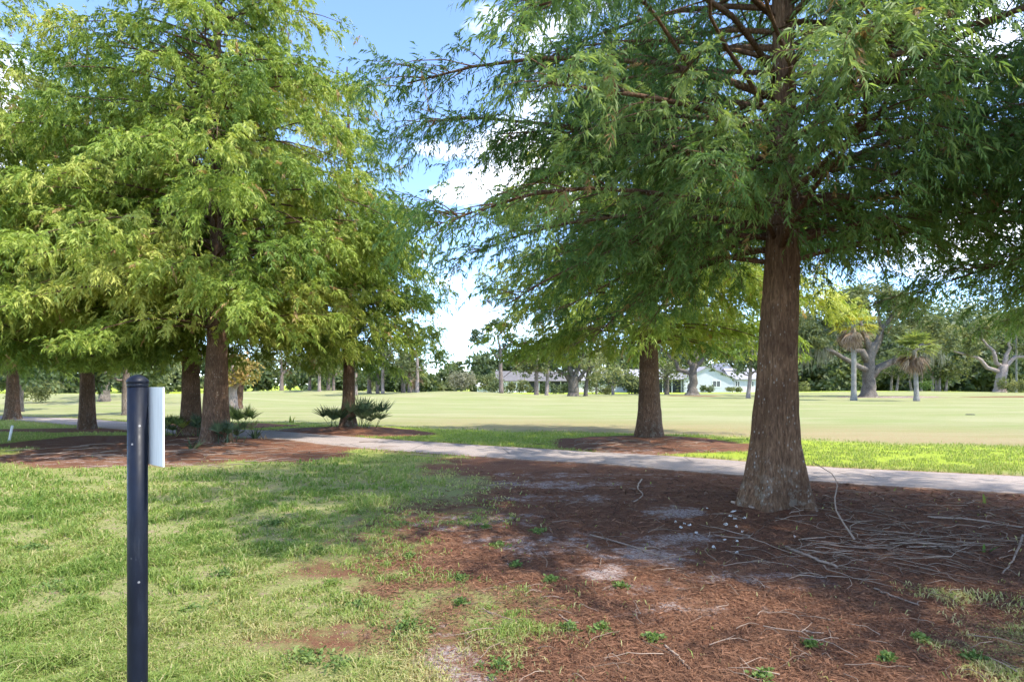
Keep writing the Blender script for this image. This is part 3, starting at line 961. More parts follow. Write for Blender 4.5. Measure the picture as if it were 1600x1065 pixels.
# forked pine in the open gap
far_tree("pine_tree", "tall bare stemmed pine with open forked crown against the sky", at(783, 65), [
    (-2.3, 0, 6.2, 0.95), (-1.6, 0, 7.0, 0.8), (-0.9, 0, 7.1, 0.9), (-0.1, 0, 7.4, 0.95), (0.5, 0, 6.9, 0.8), (1.2, 0, 6.0, 0.9), (-2.9, 0, 5.5, 0.7), (-1.6, 0, 5.6, 0.6), (1.7, 0, 5.2, 0.7), (0.5, 0.5, 5.0, 0.6), (-0.6, 0, 4.6, 0.5)],
    ([(0, 0, -0.1), (0, 0, 0.6), (-0.06, 0, 2.5), (0, 0, 3.9), (-0.15, 0, 5.0), (-0.45, 0, 6.4)], [0.30, 0.25, 0.21, 0.18, 0.14, 0.06]),
    [((-0.02, 0, 3.6), (-2.2, 0, 5.3), 0.12, 0.04), ((-0.1, 0, 4.6), (1.3, 0, 5.5), 0.09, 0.03), ((-0.3, 0, 5.6), (0.1, 0, 7.0), 0.07, 0.02), ((-0.4, 0, 6.2), (-1.6, 0, 6.7), 0.05, 0.02), ((-0.02, 0, 4.0), (1.7, 0, 4.5), 0.06, 0.02)],
    M["pineleaf"], M["bark_pine"], 5200, 0.22, 103, shell=0.35)


def pine_like(u, d, vtop, vlow, wpx, seed, label, tr=0.2, lean=0.0, mat="pineleaf", bk="bark_pine", group=None, n=2600, size=0.3, name="pine_tree"):
    x, y = at(u, d)
    base = hz(x, y)
    zt, zl = z_at(vtop, d) - base, z_at(vlow, d) - base
    w = wpx / F * d * 0.5
    rs = np.random.default_rng(seed)
    lobes = []
    for k in range(9):
        f = rs.uniform(0, 1)
        lobes.append((lean * (0.6 + 0.4 * f) + rs.normal(0, 0.42) * w * (1.15 - 0.55 * f), rs.normal(0, 0.4) * w, zl + (zt - zl) * (0.12 + 0.78 * f), w * rs.uniform(0.38, 0.6)))
    limbs = []
    for l_ in lobes[:6]:
        zs = max(0.35 * zt, l_[2] - 0.5 * abs(l_[0]) - 0.6)
        limbs.append(((lean * zs / zt, 0, zs), (l_[0], l_[1], l_[2]), tr * 0.4, tr * 0.12))
    return far_tree(name, label, (x, y), lobes, ([(0, 0, -0.1), (0, 0, 0.3), (lean * 0.4, 0, zt * 0.4), (lean, 0, zt * 0.9)], [tr * 1.35, tr * 1.05, tr * 0.85, tr * 0.3]), limbs, M[mat], M[bk], n, size, seed, group=group, flat=0.8)


# trees that can be told apart across the course, from left to right
pine_like(31, 34, 520, 612, 150, 201, "dark slim tree behind the grey trunked one at the left edge", 0.17)
pine_like(163, 44, 500, 600, 170, 203, "stout trunked tree on the left mound behind the slender cypress", 0.36, mat="oakleaf", bk="bark_oak", name="oak_tree")
pine_like(197, 30.5, 500, 600, 120, 204, "thin tree just behind the signpost cap", 0.19)
pine_like(364, 37, 560, 606, 60, 205, "pale pinkish stem with yellowing leaves, nearer of the pair right of the broad cypress", 0.26, mat="autumn", bk="bark_pale", n=900, size=0.22, name="maple_tree")
pine_like(373, 38.5, 555, 606, 66, 206, "reddish stem with yellowing leaves, farther of the pair right of the broad cypress", 0.22, lean=0.3, mat="autumn", bk="bark_far", n=1000, size=0.22, name="maple_tree")
GROUP_STEMS = "slim stems beyond the fairway"
for k, (u_, d_, vt, wp, lb) in enumerate([
        (440, 78, 540, 80, "slim tree left of the row seen under the middle cypress"),
        (484, 76, 545, 60, "dark stem just left of the pale straight one, under the middle cypress"),
        (499, 74, 535, 70, "pale straight stem left of the middle cypress trunk"),
        (513, 80, 550, 56, "short grey stem third along left of the middle cypress trunk"),
        (521, 77, 548, 60, "crooked short stem close left of the middle cypress trunk"),
        (556, 66, 540, 56, "pale stem right against the middle cypress trunk, behind the palmetto"),
        (577, 70, 538, 70, "dark stem above the right palmetto clump"),
        (590, 68, 530, 70, "paler stem of the close pair right of the palmetto"),
        (598, 67, 528, 76, "darker forked stem of the close pair right of the palmetto"),
        (630, 69, 548, 60, "leftmost stem of the group of palms under the cypress edge"),
        (640, 66, 540, 60, "brown stem in the middle of the group under the cypress edge"),
        (652, 65, 520, 76, "tallest pale stem at the right of the group under the cypress edge")]):
    pine_like(u_, d_, vt, 596, wp, 220 + k, lb, 0.19 + 0.05 * (k % 3 == 0), mat="pineleaf" if k % 2 else "oakleaf", bk="bark_pale" if k % 3 == 2 else "bark_pine", group=GROUP_STEMS, n=1800, size=0.28)
pine_like(838, 70, 545, 600, 76, 240, "reddish stem right of the forked pine", 0.26, bk="bark_pine", mat="paleleaf", name="oak_tree")
pine_like(854, 71, 530, 598, 90, 241, "pale bent stem between the forked pine and the stout oak", 0.22, lean=0.4, bk="bark_pale", mat="pineleaf")
x_, y_ = at(896, 72)
far_tree("oak_tree", "stout short trunked oak under the second cypress", (x_, y_), [(-3.5, 0, 5.6, 1.8), (-1.5, 0, 6.8, 2.0), (1.5, 0, 6.8, 2.0), (3.5, 0, 5.6, 1.8), (0, 0.5, 5.6, 1.6)],
         ([(0, 0, -0.2), (0, 0, 0.4), (0, 0, 1.6), (0, 0, 2.4)], [0.85, 0.66, 0.62, 0.58]),
         [((-0.4, 0, 1.8), (-3.5, 0, 4.6), 0.34, 0.1), ((-0.15, 0, 2), (-1.6, 0, 5.6), 0.4, 0.1), ((0.2, 0, 2), (1.4, 0, 5.8), 0.36, 0.1), ((0.4, 0, 1.8), (3.4, 0, 4.8), 0.3, 0.1)], M["oakleaf"], M["bark_oak"], 6000, 0.32, 250)
pine_like(915, 73, 540, 600, 100, 251, "forked grey tree right of the stout oak", 0.24, lean=0.6, bk="bark_oak", mat="paleleaf", name="oak_tree")
pine_like(932, 96, 560, 606, 70, 252, "small pale tree left of the far grey roof", 0.18, bk="bark_pale", mat="paleleaf", name="oak_tree")
pine_like(957, 84, 575, 600, 44, 253, "thin light stem in front of the far grey roof", 0.14, bk="bark_pale", mat="woodsleaf", n=1200)
pine_like(1042, 88, 560, 600, 90, 254, "low forked oak just left of the oak before the house", 0.32, bk="bark_oak", mat="oakleaf", name="oak_tree")
pine_like(1169, 66, 520, 596, 80, 255, "leaning pinkish stem left of the near trunk", 0.22, lean=0.6, bk="bark_pale", mat="pineleaf")
for k, (u_, d_, lb) in enumerate([(1392, 110, "leftmost thin stem of the clump behind the shorter palm"), (1401, 108, "leaning thin stem of the clump behind the shorter palm"), (1424, 106, "slanting stem just left of the shorter palm"),
                              (1440, 104, "pale stem just right of the shorter palm"), (1457, 100, "left stem of the three close together right of the shorter palm"), (1463, 101, "middle stem of the three close together right of the shorter palm"), (1468, 100, "right stem of the three close together right of the shorter palm")]):
    pine_like(u_, d_, 552 + 4 * (k % 3), 588, 56, 270 + k, lb, 0.2, lean=(0.5, 0.9, -0.8, 0, 0.1, 0, 0.1)[k], bk="bark_pale", mat="oakleaf" if k % 2 else "woodsleaf", group="thin stems of the clump by the wood", n=1300, size=0.36)
pine_like(1478, 100, 556, 590, 56, 281, "small pale crowned tree with leaning white stem before the dark wood", 0.2, lean=0.6, bk="bark_pale", mat="paleleaf", n=1600, size=0.36, name="oak_tree")
far_tree("oak_tree", "pale barked spreading oak by the right edge of the wood", at(1562, 92), [
    (-9, 0, 7.4, 1.9), (-6, 0, 8.6, 2.2), (-2, 0, 9.6, 2.5), (2, 0, 10, 2.6), (6, 0, 9, 2.4), (-4.5, -1, 6.6, 1.6), (4, -1, 7, 1.6), (8, 0, 7.2, 2)],
    ([(0, 0, -0.2), (0, 0, 0.4), (0.2, 0, 2.0), (0.6, 0, 4.2)], [1.1, 0.8, 0.72, 0.6]),
    [((0.3, 0, 3), (-9, 0, 6.8), 0.34, 0.1), ((0.5, 0, 3.8), (-3, 0, 8.4), 0.34, 0.1), ((0.6, 0, 4), (2, 0, 9), 0.34, 0.1), ((0.4, 0, 3.2), (7, 0, 7), 0.34, 0.1)], M["paleleaf"], M["bark_pale"], 14000, 0.38, 290)
pine_like(1588, 96, 470, 560, 120, 291, "straight pole thin tree at the right edge of the picture", 0.16, bk="bark_palm", mat="oakleaf", n=3000, size=0.4)


# ------------------------------------------------------------------ fan palms and palmettos
def fan(rs, base, direction, stem, blade, nb=16, spread=1.25, w=0.03, droop=0.3, cone=0.25, tint=0.5):
    """one fan leaf: petiole and a half circle of pointed blades; returns verts, quads, tints"""
    d0 = nrm(np.asarray(direction, float))
    up = np.array([0, 0, 1.0])
    sd = np.cross(d0, up)
    if np.linalg.norm(sd) < 0.1:
        sd = np.array([1.0, 0, 0])
    sd = nrm(sd)
    nm = np.cross(sd, d0)
    hub = np.asarray(base, float) + d0 * stem - up * (0.12 * stem * stem)
    V, Q, T = [], [], []
    sw = w * 0.35
    V += [np.asarray(base) - sd * sw, np.asarray(base) + sd * sw, hub + sd * sw * 0.6, hub - sd * sw * 0.6]
    Q.append([0, 1, 2, 3])
    T += [tint] * 4
    for k in range(nb):
        a = (k / (nb - 1) - 0.5) * 2 * spread
        dv = nrm(d0 * math.cos(a) + sd * math.sin(a) + nm * (cone * abs(math.sin(a)) + rs.normal(0, 0.04)))
        ln = blade * (0.72 + 0.28 * math.cos(a)) * rs.uniform(0.9, 1.08)
        s_ = nrm(np.cross(dv, nm + 0.3 * sd * rs.normal()))
        m1 = hub + dv * ln * 0.5
        tip = hub + dv * ln - up * droop * ln * rs.uniform(0.3, 1.0)
        b = len(V)
        V += [hub - s_ * w * 0.25, hub + s_ * w * 0.25, m1 + s_ * w * 0.5, m1 - s_ * w * 0.5, tip]
        Q.append([b, b + 1, b + 2, b + 3])
        Q.append([b + 3, b + 2, b + 4, b + 4])
        T += [float(np.clip(tint + rs.normal(0, 0.12), 0, 1))] * 5
    return np.array(V), Q, T


def fans_mesh(name, mat, fans):
    V, Q4, Q3, T, k = [], [], [], [], 0
    for v, q, t in fans:
        V.append(v)
        for f in q:
            f = [x + k for x in f]
            if f[2] == f[3]:
                Q3.append(f[:3])
            else:
                Q4.append(f)
        T += t
        k += len(v)
    return mesh_np(name, np.concatenate(V), [np.array(Q4), np.array(Q3)], mat, {"tint": np.array(T)})


def fan_palm(label, u_, d_, vcrown, seed, crown_r, mat, tr=0.22, skirt=True, lean=0.0):
    rs = np.random.default_rng(seed)
    x, y = at(u_, d_)
    t = thing("fan_palm", label, "palm", (x, y, hz(x, y)), 0)
    zt = z_at(vcrown, d_) - hz(x, y)
    mb = MB()
    zs = np.linspace(-0.1, zt, 30)
    rad = tr * (1 + 0.05 * np.sin(zs * 9)) * np.interp(zs, [-0.1, 0.4, 1.2, zt], [1.5, 1.2, 1.0, 0.92])
    mb.tube(np.stack([lean * (zs / zt) ** 2, 0 * zs, zs], 1), rad, 10)
    link("trunk", mb.mesh("trunk", M["bark_palm"], True), t)
    top = np.array([lean, 0, zt])
    fs = []
    for k in range(44):
        a, e = rs.uniform(0, 2 * np.pi), rs.uniform(-0.25, 1.35)
        fs.append(fan(rs, top, (math.cos(a) * math.cos(e), math.sin(a) * math.cos(e), math.sin(e)), crown_r * 0.5 * rs.uniform(0.8, 1.1), crown_r * 0.62, 13, 1.2, 0.11, 0.45, tint=rs.uniform(0.2, 0.9)))
    link("crown", fans_mesh("crown", mat, fs), t)
    if skirt:
        fs = []
        for k in range(40):
            a, e = rs.uniform(0, 2 * np.pi), rs.uniform(-1.45, -0.45)
            fs.append(fan(rs, top + np.array([0, 0, -0.1]), (math.cos(a) * math.cos(e), math.sin(a) * math.cos(e), math.sin(e)), crown_r * 0.42 * rs.uniform(0.7, 1.1), crown_r * 0.5, 9, 0.6, 0.10, 0.5, tint=rs.uniform(0.1, 0.95)))
        link("skirt", fans_mesh("skirt", M["palmdead"], fs), t)
    return t


fan_palm("tall fan palm with yellow crown and hanging brown skirt", 1334, 58, 507, 301, 2.3, M["palmyellow"], 0.23)
fan_palm("shorter fan palm with green crown right of the mossy oak", 1432, 56, 546, 302, 2.2, M["palmleaf"], 0.2, lean=-0.25)
fan_palm("small palm with rusty skirt in front of the far grey roof", 958, 92, 585, 303, 1.6, M["palmleaf"], 0.16)
fan_palm("small palm with brown skirt in the group under the cypress edge", 645, 74, 582, 304, 1.9, M["palmleaf"], 0.17)


def palmetto(label, x, y, seed, nf=14, hgt=0.9, mat="palmetto", cat="palmetto", group=None, spread=1.0):
    rs = np.random.default_rng(seed)
    t = thing("palmetto", label, cat, (x, y, hz(x, y) - 0.01), 0, group)
    fs = []
    for k in range(nf):
        a, e = rs.uniform(0, 2 * np.pi), rs.uniform(0.6, 1.4)
        st = hgt * rs.uniform(0.35, 0.75)
        b0 = (rs.normal(0, 0.16 * spread), rs.normal(0, 0.10), 0.0)
        fs.append(fan(rs, b0, (math.cos(a) * math.cos(e) * spread, math.sin(a) * math.cos(e), math.sin(e)), st, hgt * 0.55 * rs.uniform(0.8, 1.15), 15, 1.15, 0.035, 0.15, tint=float(np.clip(rs.normal(0.4, 0.25), 0, 1))))
    link("fronds", fans_mesh("fronds", M[mat], fs), t)
    return t


def strap_plant(label, x, y, seed, n=14, hgt=0.5, mat="palmetto", name="strap_plant", cat="plant", group=None):
    rs = np.random.default_rng(seed)
    t = thing(name, label, cat, (x, y, hz(x, y) - 0.01), 0, group)
    mb = MB()
    for k in range(n):
        a = rs.uniform(0, 2 * np.pi)
        e = rs.uniform(0.5, 1.4)
        ln = hgt * rs.uniform(0.6, 1.15)
        s = np.linspace(0, 1, 5)
        dv = np.array([math.cos(a) * math.cos(e), math.sin(a) * math.cos(e), math.sin(e)])
        p = np.array([rs.normal(0, .04), rs.normal(0, .04), 0]) + dv * (s * ln)[:, None] - np.array([0, 0, 1.0]) * (0.25 * ln * s**2)[:, None]
        sd = np.array([-math.sin(a), math.cos(a), 0])
        w = 0.022 * np.array([0.8, 1, 0.85, 0.55, 0.05]) * (hgt / 0.5) ** 0.5
        v = np.concatenate([p + sd * w[:, None], p - sd * w[:, None]])
        q = [[i, i + 1, i + 6, i + 5] for i in range(4)]
        mb.add(v, [np.array(q)], float(np.clip(rs.normal(0.45, 0.25), 0, 1)))
    link("leaves", mb.mesh("leaves", M[mat]), t)
    return t


palmetto("dark palmetto clump right of the middle cypress trunk", *at(568, 20.3), 311, 22, 1.05, spread=1.1)
palmetto("dark palmetto clump left of the middle cypress trunk", *at(522, 20.4), 312, 12, 0.9)
palmetto("pale green palmetto beyond the path right of the broad cypress", *at(378, 21.9), 313, 16, 0.85, mat="palmleaf")
palmetto("dark palmetto at the foot of the broad sunlit cypress", *at(358, 15.1), 314, 14, 0.62)
palmetto("low palmetto left of the dark trunked cypress", *at(270, 18.2), 315, 12, 0.7, mat="palmleaf")
palmetto("low palmetto between the two left trunks", *at(309, 18.0), 316, 10, 0.7)
strap_plant("grey green strap leaved tuft in litter left of the broad cypress foot", *at(301, 14.0), 317, 16, 0.42)
strap_plant("thin strap leaved tuft by the path right of the broad cypress", *at(398, 16.6), 318, 12, 0.5)
strap_plant("dry pale sprig at the path edge beyond the broad cypress", *at(413, 16.5), 319, 5, 0.3, mat="palmdead")
strap_plant("single upright green shoot at the path edge on the right", *px(1538, 786), 320, 3, 0.26, mat="palmleaf")
strap_plant("small green seedling leaf among the twigs on the right", *px(1545, 862), 321, 3, 0.16, mat="weed")
strap_plant("low weedy sprouts on the fairway edge left of the middle cypress", *at(455, 24.5), 322, 10, 0.5, mat="palmleaf")


# ------------------------------------------------------------------ shrubs and the wood behind
def shrub(label, u_, d_, w, h, seed, mat, n=1500, size=0.25):
    rs = np.random.default_rng(seed)
    x, y = at(u_, d_)
    m = 9
    cc = np.stack([rs.uniform(-w / 2, w / 2, m) * 0.75, rs.normal(0, 0.4, m), h * rs.uniform(0.3, 0.66, m)], 1)
    V, Q, T = leaf_cloud(rs, cc, h * rs.uniform(0.25, 0.4, m), n, size, 1.0, 0.3)
    V[:, 2] = np.maximum(V[:, 2], 0.01)
    o = link("shrub", mesh_np("shrub", V, Q, mat, {"tint": T}), None, (x, y, hz(x, y)))
    return tag(o, label, "shrub")


shrub("pale rounded hedge bush right of the near trunk beside the wood", 1250, 108, 3.4, 2.0, 401, M["paleleaf"], 1600)
shrub("dark round bush before the pale blue house gable", 1104, 104, 2.6, 1.4, 402, M["woodsleaf"], 1200)
shrub("low clipped bushes before the right wing of the pale blue house", 1146, 103, 3.2, 1.0, 403, M["oakleaf"], 1000)
shrub("yellow green shrub before the far grey roof", 952, 90, 3.2, 1.7, 404, M["paleleaf"], 1500)
shrub("rounded dark shrub beside the far grey roof", 985, 92, 4.2, 3.6, 405, M["woodsleaf"], 2600, 0.35)
shrub("silvery leafy shrub at the foot of the pale barked oak", 1584, 90, 4.2, 2.4, 406, M["paleleaf"], 2200)
shrub("dark round shrub right of the white cart shed by the forked pine", 776, 92, 2.6, 2.4, 407, M["woodsleaf"], 1400)
shrub("loose green bush beyond the left path between the grey stems", 45, 42, 3.4, 1.8, 408, M["paleleaf"], 2400, 0.16)
shrub("low bright bush on the clump edge right of the shorter palm", 1449, 98, 1.6, 2.0, 409, M["weed"], 700)
shrub("broad leafy bush in front of the white house wall right of the forked pine", 812, 96, 4.6, 2.4, 412, M["oakleaf"], 2400, 0.3)
shrub("dark hedge clump before the screened porch under the second cypress", 866, 98, 5.2, 2.0, 413, M["woodsleaf"], 2200, 0.3)
shrub("grey green loose bush at the left end of the far wood", 715, 96, 6.0, 3.8, 410, M["moss"], 3000, 0.3)
shrub("pale bushy willow like shrub under the far wood near the forked pine", 752, 98, 5.4, 3.9, 411, M["oakleaf"], 3000, 0.3)


def woods():
    rs = np.random.default_rng(77)
    VV, QQ, TT, k = [], [], [], 0

    def add(V, Q, T):
        nonlocal k
        VV.append(V)
        QQ.append(Q + k)
        TT.append(T)
        k += len(V)

    spec = []
    # (u from, u to, top row left, top row right, depth, count)
    for u0, u1, v0, v1, d_, m in ((-150, 260, 560, 545, 110, 13), (200, 520, 552, 545, 125, 12), (480, 700, 560, 578, 120, 10), (690, 770, 586, 552, 122, 5), (760, 1000, 548, 535, 130, 11), (985, 1240, 535, 520, 150, 12),
                                  (1225, 1420, 500, 500, 128, 12), (1400, 1760, 488, 470, 122, 17), (1240, 1760, 560, 555, 116, 22), (1215, 1800, 470, 450, 150, 26)):
        for i_ in range(m):
            f = (i_ + rs.uniform(0.1, 0.9)) / m
            spec.append((u0 + (u1 - u0) * f, v0 + (v1 - v0) * f + rs.normal(0, 7), d_ + rs.uniform(-6, 12)))
    for u_, v_, d_ in spec:
        x, y = at(u_, d_)
        zt = z_at(v_, d_)
        r = max(2.2, zt * 0.42)
        m = 14
        cc = np.stack([x + rs.normal(0, r * 0.55, m), y + rs.normal(0, r * 0.4, m), zt * rs.uniform(0.12, 0.86, m)], 1)
        V, Q, T = leaf_cloud(rs, cc, r * rs.uniform(0.34, 0.58, m), 1250, 1.0, 0.9, 0.45)
        V[:, 2] = np.clip(V[:, 2], 0.02, None)
        add(V, Q, np.clip(T + rs.normal(0, 0.16), 0, 1))
    o = link("woods", mesh_np("woods", np.concatenate(VV), np.concatenate(QQ), M["woodsleaf"], {"tint": np.concatenate(TT)}))
    tag(o, "dense dark green wood closing off the far side of the course", "woods", kind="stuff")


woods()

# ------------------------------------------------------------------ houses across the course
M["wall_blue"] = plain("pale_blue_siding", (0.52, 0.53, 0.57), 0.7, 3, 0.08)
M["wall_white"] = plain("white_stucco", (0.72, 0.71, 0.70), 0.8, 3, 0.08)
M["shingle"] = plain("pale_shingle", (0.31, 0.30, 0.32), 0.85, 1.5, 0.18)
M["shingle_dark"] = plain("dark_shingle", (0.15, 0.14, 0.14), 0.85, 1.5, 0.2)
M["trim"] = plain("white_trim", (0.78, 0.78, 0.77), 0.5, 4, 0.05)
M["glass"] = plain("dark_pane", (0.035, 0.042, 0.05), 0.12, 2, 0.1, 0.6)
M["screen"] = plain("dark_screen", (0.03, 0.033, 0.037), 0.7, 6, 0.2)


def part(root, name, build, mat, sub=None):
    mb = MB()
    build(mb)
    return link(name, mb.mesh(name, M[mat]), sub or root)


def gable_roof(mb, x0, x1, y0, y1, z, rise, over=0.35, along="y", th=0.14):
    """two sloping slabs; ridge runs along 'y' or 'x'"""
    if along == "y":
        xm = (x0 + x1) / 2
        s = rise / (xm - x0)
        for xa, sg in ((x0, -1), (x1, 1)):
            e = xa + sg * over
            ze = z - s * over
            v = [(e, y0 - over, ze), (e, y1 + over, ze), (xm, y1 + over, z + rise), (xm, y0 - over, z + rise)]
            v = v + [(a, b, c + th) for a, b, c in v]
            f = [[0, 1, 2, 3], [7, 6, 5, 4], [0, 4, 5, 1], [1, 5, 6, 2], [2, 6, 7, 3], [3, 7, 4, 0]]
            mb.add(v, [np.array(f)])
    else:
        ym = (y0 + y1) / 2
        s = rise / (ym - y0)
        for ya, sg in ((y0, -1), (y1, 1)):
            e = ya + sg * over
            ze = z - s * over
            v = [(x0 - over, e, ze), (x1 + over, e, ze), (x1 + over, ym, z + rise), (x0 - over, ym, z + rise)]
            v = v + [(a, b, c + th) for a, b, c in v]
            f = [[0, 1, 2, 3], [7, 6, 5, 4], [0, 4, 5, 1], [1, 5, 6, 2], [2, 6, 7, 3], [3, 7, 4, 0]]
            mb.add(v, [np.array(f)])


def gable_body(mb, x0, x1, y0, y1, z, rise):
    xm = (x0 + x1) / 2
    v = [(x0, y0, -0.3), (x1, y0, -0.3), (x1, y0, z), (xm, y0, z + rise), (x0, y0, z), (x0, y1, -0.3), (x1, y1, -0.3), (x1, y1, z), (xm, y1, z + rise), (x0, y1, z)]
    mb.add(v, [np.array([[0, 1, 2, 3, 4], [9, 8, 7, 6, 5]]), np.array([[0, 4, 9, 5], [1, 6, 7, 2]])])


def window(root, x, z, w, h, y):
    fr = part(root, "window", lambda m: (m.box(x - w / 2, x - w / 2 + .09, y - .06, y, z, z + h), m.box(x + w / 2 - .09, x + w / 2, y - .06, y, z, z + h), m.box(x - w / 2 + .09, x + w / 2 - .09, y - .06, y, z, z + .09),
                                         m.box(x - w / 2 + .09, x + w / 2 - .09, y - .06, y, z + h - .09, z + h), m.box(x - .04, x + .04, y - .06, y, z + .09, z + h - .09)), "trim")
    part(root, "pane", lambda m: m.box(x - w / 2 + .09, x + w / 2 - .09, y - .03, y - .012, z + .09, z + h - .09), "glass", fr)


hx, hy = at(1109, 110)
house = thing("house", "pale blue gabled house with grey roofs and white trim beyond the oak", "house", (hx, hy, hz(hx, hy)))
part(house, "wall", lambda m: gable_body(m, -4.6, 4.2, 0, 12, 2.5, 2.1), "wall_blue")
part(house, "roof", lambda m: gable_roof(m, -4.6, 4.2, 0, 12, 2.52, 2.1), "shingle")
window(house, 1.2, 0.95, 1.5, 1.2, -0.01)
part(house, "wing_wall", lambda m: m.box(4.22, 9.6, 1.6, 9, -0.3, 2.45), "wall_blue")
part(house, "wing_roof", lambda m: gable_roof(m, 4.6, 9.6, 1.6, 9, 2.47, 1.9, 0.35, "x"), "shingle")
window(house, 5.6, 1.0, 0.9, 1.1, 1.59)
window(house, 8.2, 1.0, 0.9, 1.1, 1.59)
part(house, "rear_gable", lambda m: gable_body(m, 2.6, 7.6, 6, 14, 3.0, 2.4), "wall_white")
part(house, "rear_roof", lambda m: gable_roof(m, 2.6, 7.6, 6, 14, 3.02, 2.4), "shingle")
part(house, "low_fence", lambda m: [m.box(3.4 + .26 * k, 3.4 + .26 * k + .2, -1.0, -0.95, 0, 1.0) for k in range(17)] and m.box(3.4, 7.8, -0.94, -0.9, 0.7, 0.8), "trim")
part(house, "porch_roof", lambda m: gable_roof(m, -13.6, -4.9, 0.8, 9, 2.45, 1.7, 0.35, "x"), "shingle")
part(house, "porch_screen", lambda m: m.box(-13.4, -4.8, 1.2, 8.6, -0.3, 2.43), "screen")
for k in range(6):
    part(house, "porch_post", lambda m: m.box(-13.4 + 1.7 * k, -13.28 + 1.7 * k, 1.08, 1.18, -0.2, 2.42), "trim")

hx, hy = at(950, 118)
h2 = thing("house", "small white house with pale grey roof left of the second cypress", "house", (hx, hy, hz(hx, hy)))
part(h2, "wall", lambda m: m.box(-6, 5, 0, 8, -0.3, 2.3), "wall_white")
part(h2, "roof", lambda m: gable_roof(m, -6, 5, 0, 8, 2.32, 2.0, 0.4, "x"), "shingle")
window(h2, -3.4, 0.9, 1.4, 1.1, -0.01)
window(h2, 1.6, 0.9, 1.4, 1.1, -0.01)
hx, hy = at(836, 112)
h3 = thing("house", "low white house with dark screened porch behind the stems right of the forked pine", "house", (hx, hy, hz(hx, hy)))
part(h3, "wall", lambda m: m.box(-7, -1.5, 0, 8, -0.3, 2.2), "wall_white")
part(h3, "porch_screen", lambda m: m.box(-1.4, 7, 0.4, 8, -0.3, 2.2), "screen")
part(h3, "roof", lambda m: gable_roof(m, -7, 7, 0, 8, 2.22, 1.7, 0.4, "x"), "shingle_dark")
window(h3, -4.2, 0.8, 1.6, 1.2, -0.01)
for k in range(5):
    part(h3, "porch_post", lambda m: m.box(-1.3 + 2 * k, -1.18 + 2 * k, 0.28, 0.38, -0.2, 2.18), "trim")
hx, hy = at(762, 106)
h4 = thing("cart_shed", "little white open shed behind the shrubs left of the forked pine", "shed", (hx, hy, hz(hx, hy)))
part(h4, "wall", lambda m: m.box(-1.9, 1.9, 1.0, 2.6, -0.2, 1.1), "wall_white")
part(h4, "roof", lambda m: gable_roof(m, -1.9, 1.9, 0.2, 2.6, 1.15, 0.5, 0.2, "x"), "wall_white")
for k in range(3):
    part(h4, "post", lambda m: m.box(-1.85 + 1.8 * k, -1.73 + 1.8 * k, 0.25, 0.37, -0.2, 1.12), "trim")

# ------------------------------------------------------------------ signpost
N = Nodes("painted_post")
o_ = N.obj()
spk = N.math("MULTIPLY", N.step(N.voronoi(o_, 21), 0.12, 0.07), N.step(N.noise(o_, 6, 3), 0.52, 0.6))
col = N.mix(N.step(N.noise(N.scale(o_, (1, 1, 0.3)), 14, 6, 0.7), 0.35, 0.75), (0.005, 0.007, 0.014), (0.010, 0.014, 0.026))
dst = N.math("MULTIPLY", N.step(N.noise(N.scale(o_, (1, 1, 0.12)), 30, 6, 0.75), 0.52, 0.75), 0.35)
col = N.mix(dst, col, (0.055, 0.06, 0.068))
col = N.mix(N.math("MULTIPLY", spk, 0.8), col, (0.42, 0.42, 0.42))
M["post"] = N.surf(col, N.ramp(N.noise(o_, 25, 4), (0.3, (0.36,) * 3), (0.7, (0.55,) * 3)), N.bump(N.noise(o_, 70, 3), 0.06, 0.002), 0.18)
N = Nodes("weathered_board")
o_ = N.obj()
st = N.noise(N.scale(o_, (30, 30, 2)), 3, 6, 0.7)
col = N.mix(N.step(st, 0.42, 0.75), (0.72, 0.71, 0.70), (0.58, 0.57, 0.56))
col = N.mix(N.math("MULTIPLY", N.step(N.noise(o_, 38, 5, 0.7), 0.64, 0.72), 0.4), col, (0.28, 0.26, 0.24))
M["board"] = N.surf(col, 0.6, None, 0.3)
PXp, PYp = -1.478, 2.40
post = thing("signpost", "dark blue round post with domed cap and blank white board", "signpost", (PXp, PYp, hz(PXp, PYp)))
mb = MB()
mb.tube(np.array([[0, 0, -0.3], [0, 0, 0.0], [0, 0, 0.8], [0, 0, 1.545]]), 0.0358, 40)
link("pole", mb.mesh("pole", M["post"], True), post)
mb = MB()
zc = [1.543, 1.546, 1.552, 1.5555]
mb.tube(np.array([[0, 0, z] for z in zc]), np.array([0.0366, 0.0378, 0.0378, 0.0370]), 40)
link("collar", mb.mesh("collar", M["post"], True), post)
mb = MB()
zc = [1.5545, 1.5575, 1.5630, 1.5655, 1.574, 1.582, 1.5875, 1.5905, 1.5915]
mb.tube(np.array([[0, 0, z] for z in zc]), np.array([0.0372, 0.0378, 0.0400, 0.0400, 0.0350, 0.0265, 0.0170, 0.008, 0.001]), 40)
link("cap", mb.mesh("cap", M["post"], True), post)
nv = np.array([0.64, 0.768])
dvv = np.array([0.768, -0.64])
mb = MB()
v = []
for s in (-0.15, 0.15):
    for tq in (0.0368, 0.0428):
        for z in (1.236, 1.542):
            p = nv * tq + dvv * s
            v.append((p[0], p[1], z))
mb.add(v, [np.array([[0, 1, 3, 2], [4, 6, 7, 5], [0, 4, 5, 1], [2, 3, 7, 6], [0, 2, 6, 4], [1, 5, 7, 3]])])
bo = link("board", mb.mesh("board", M["board"]), post)
bo["label"] = "blank weathered white back of the board"
for z in (1.28, 1.46):
    mb = MB()
    p = nv * 0.030
    p2 = nv * 0.049
    mb.tube(np.array([[p[0], p[1], z], [p2[0], p2[1], z]]), 0.006, 8)
    link("bolt", mb.mesh("bolt", M["trim"]), post)

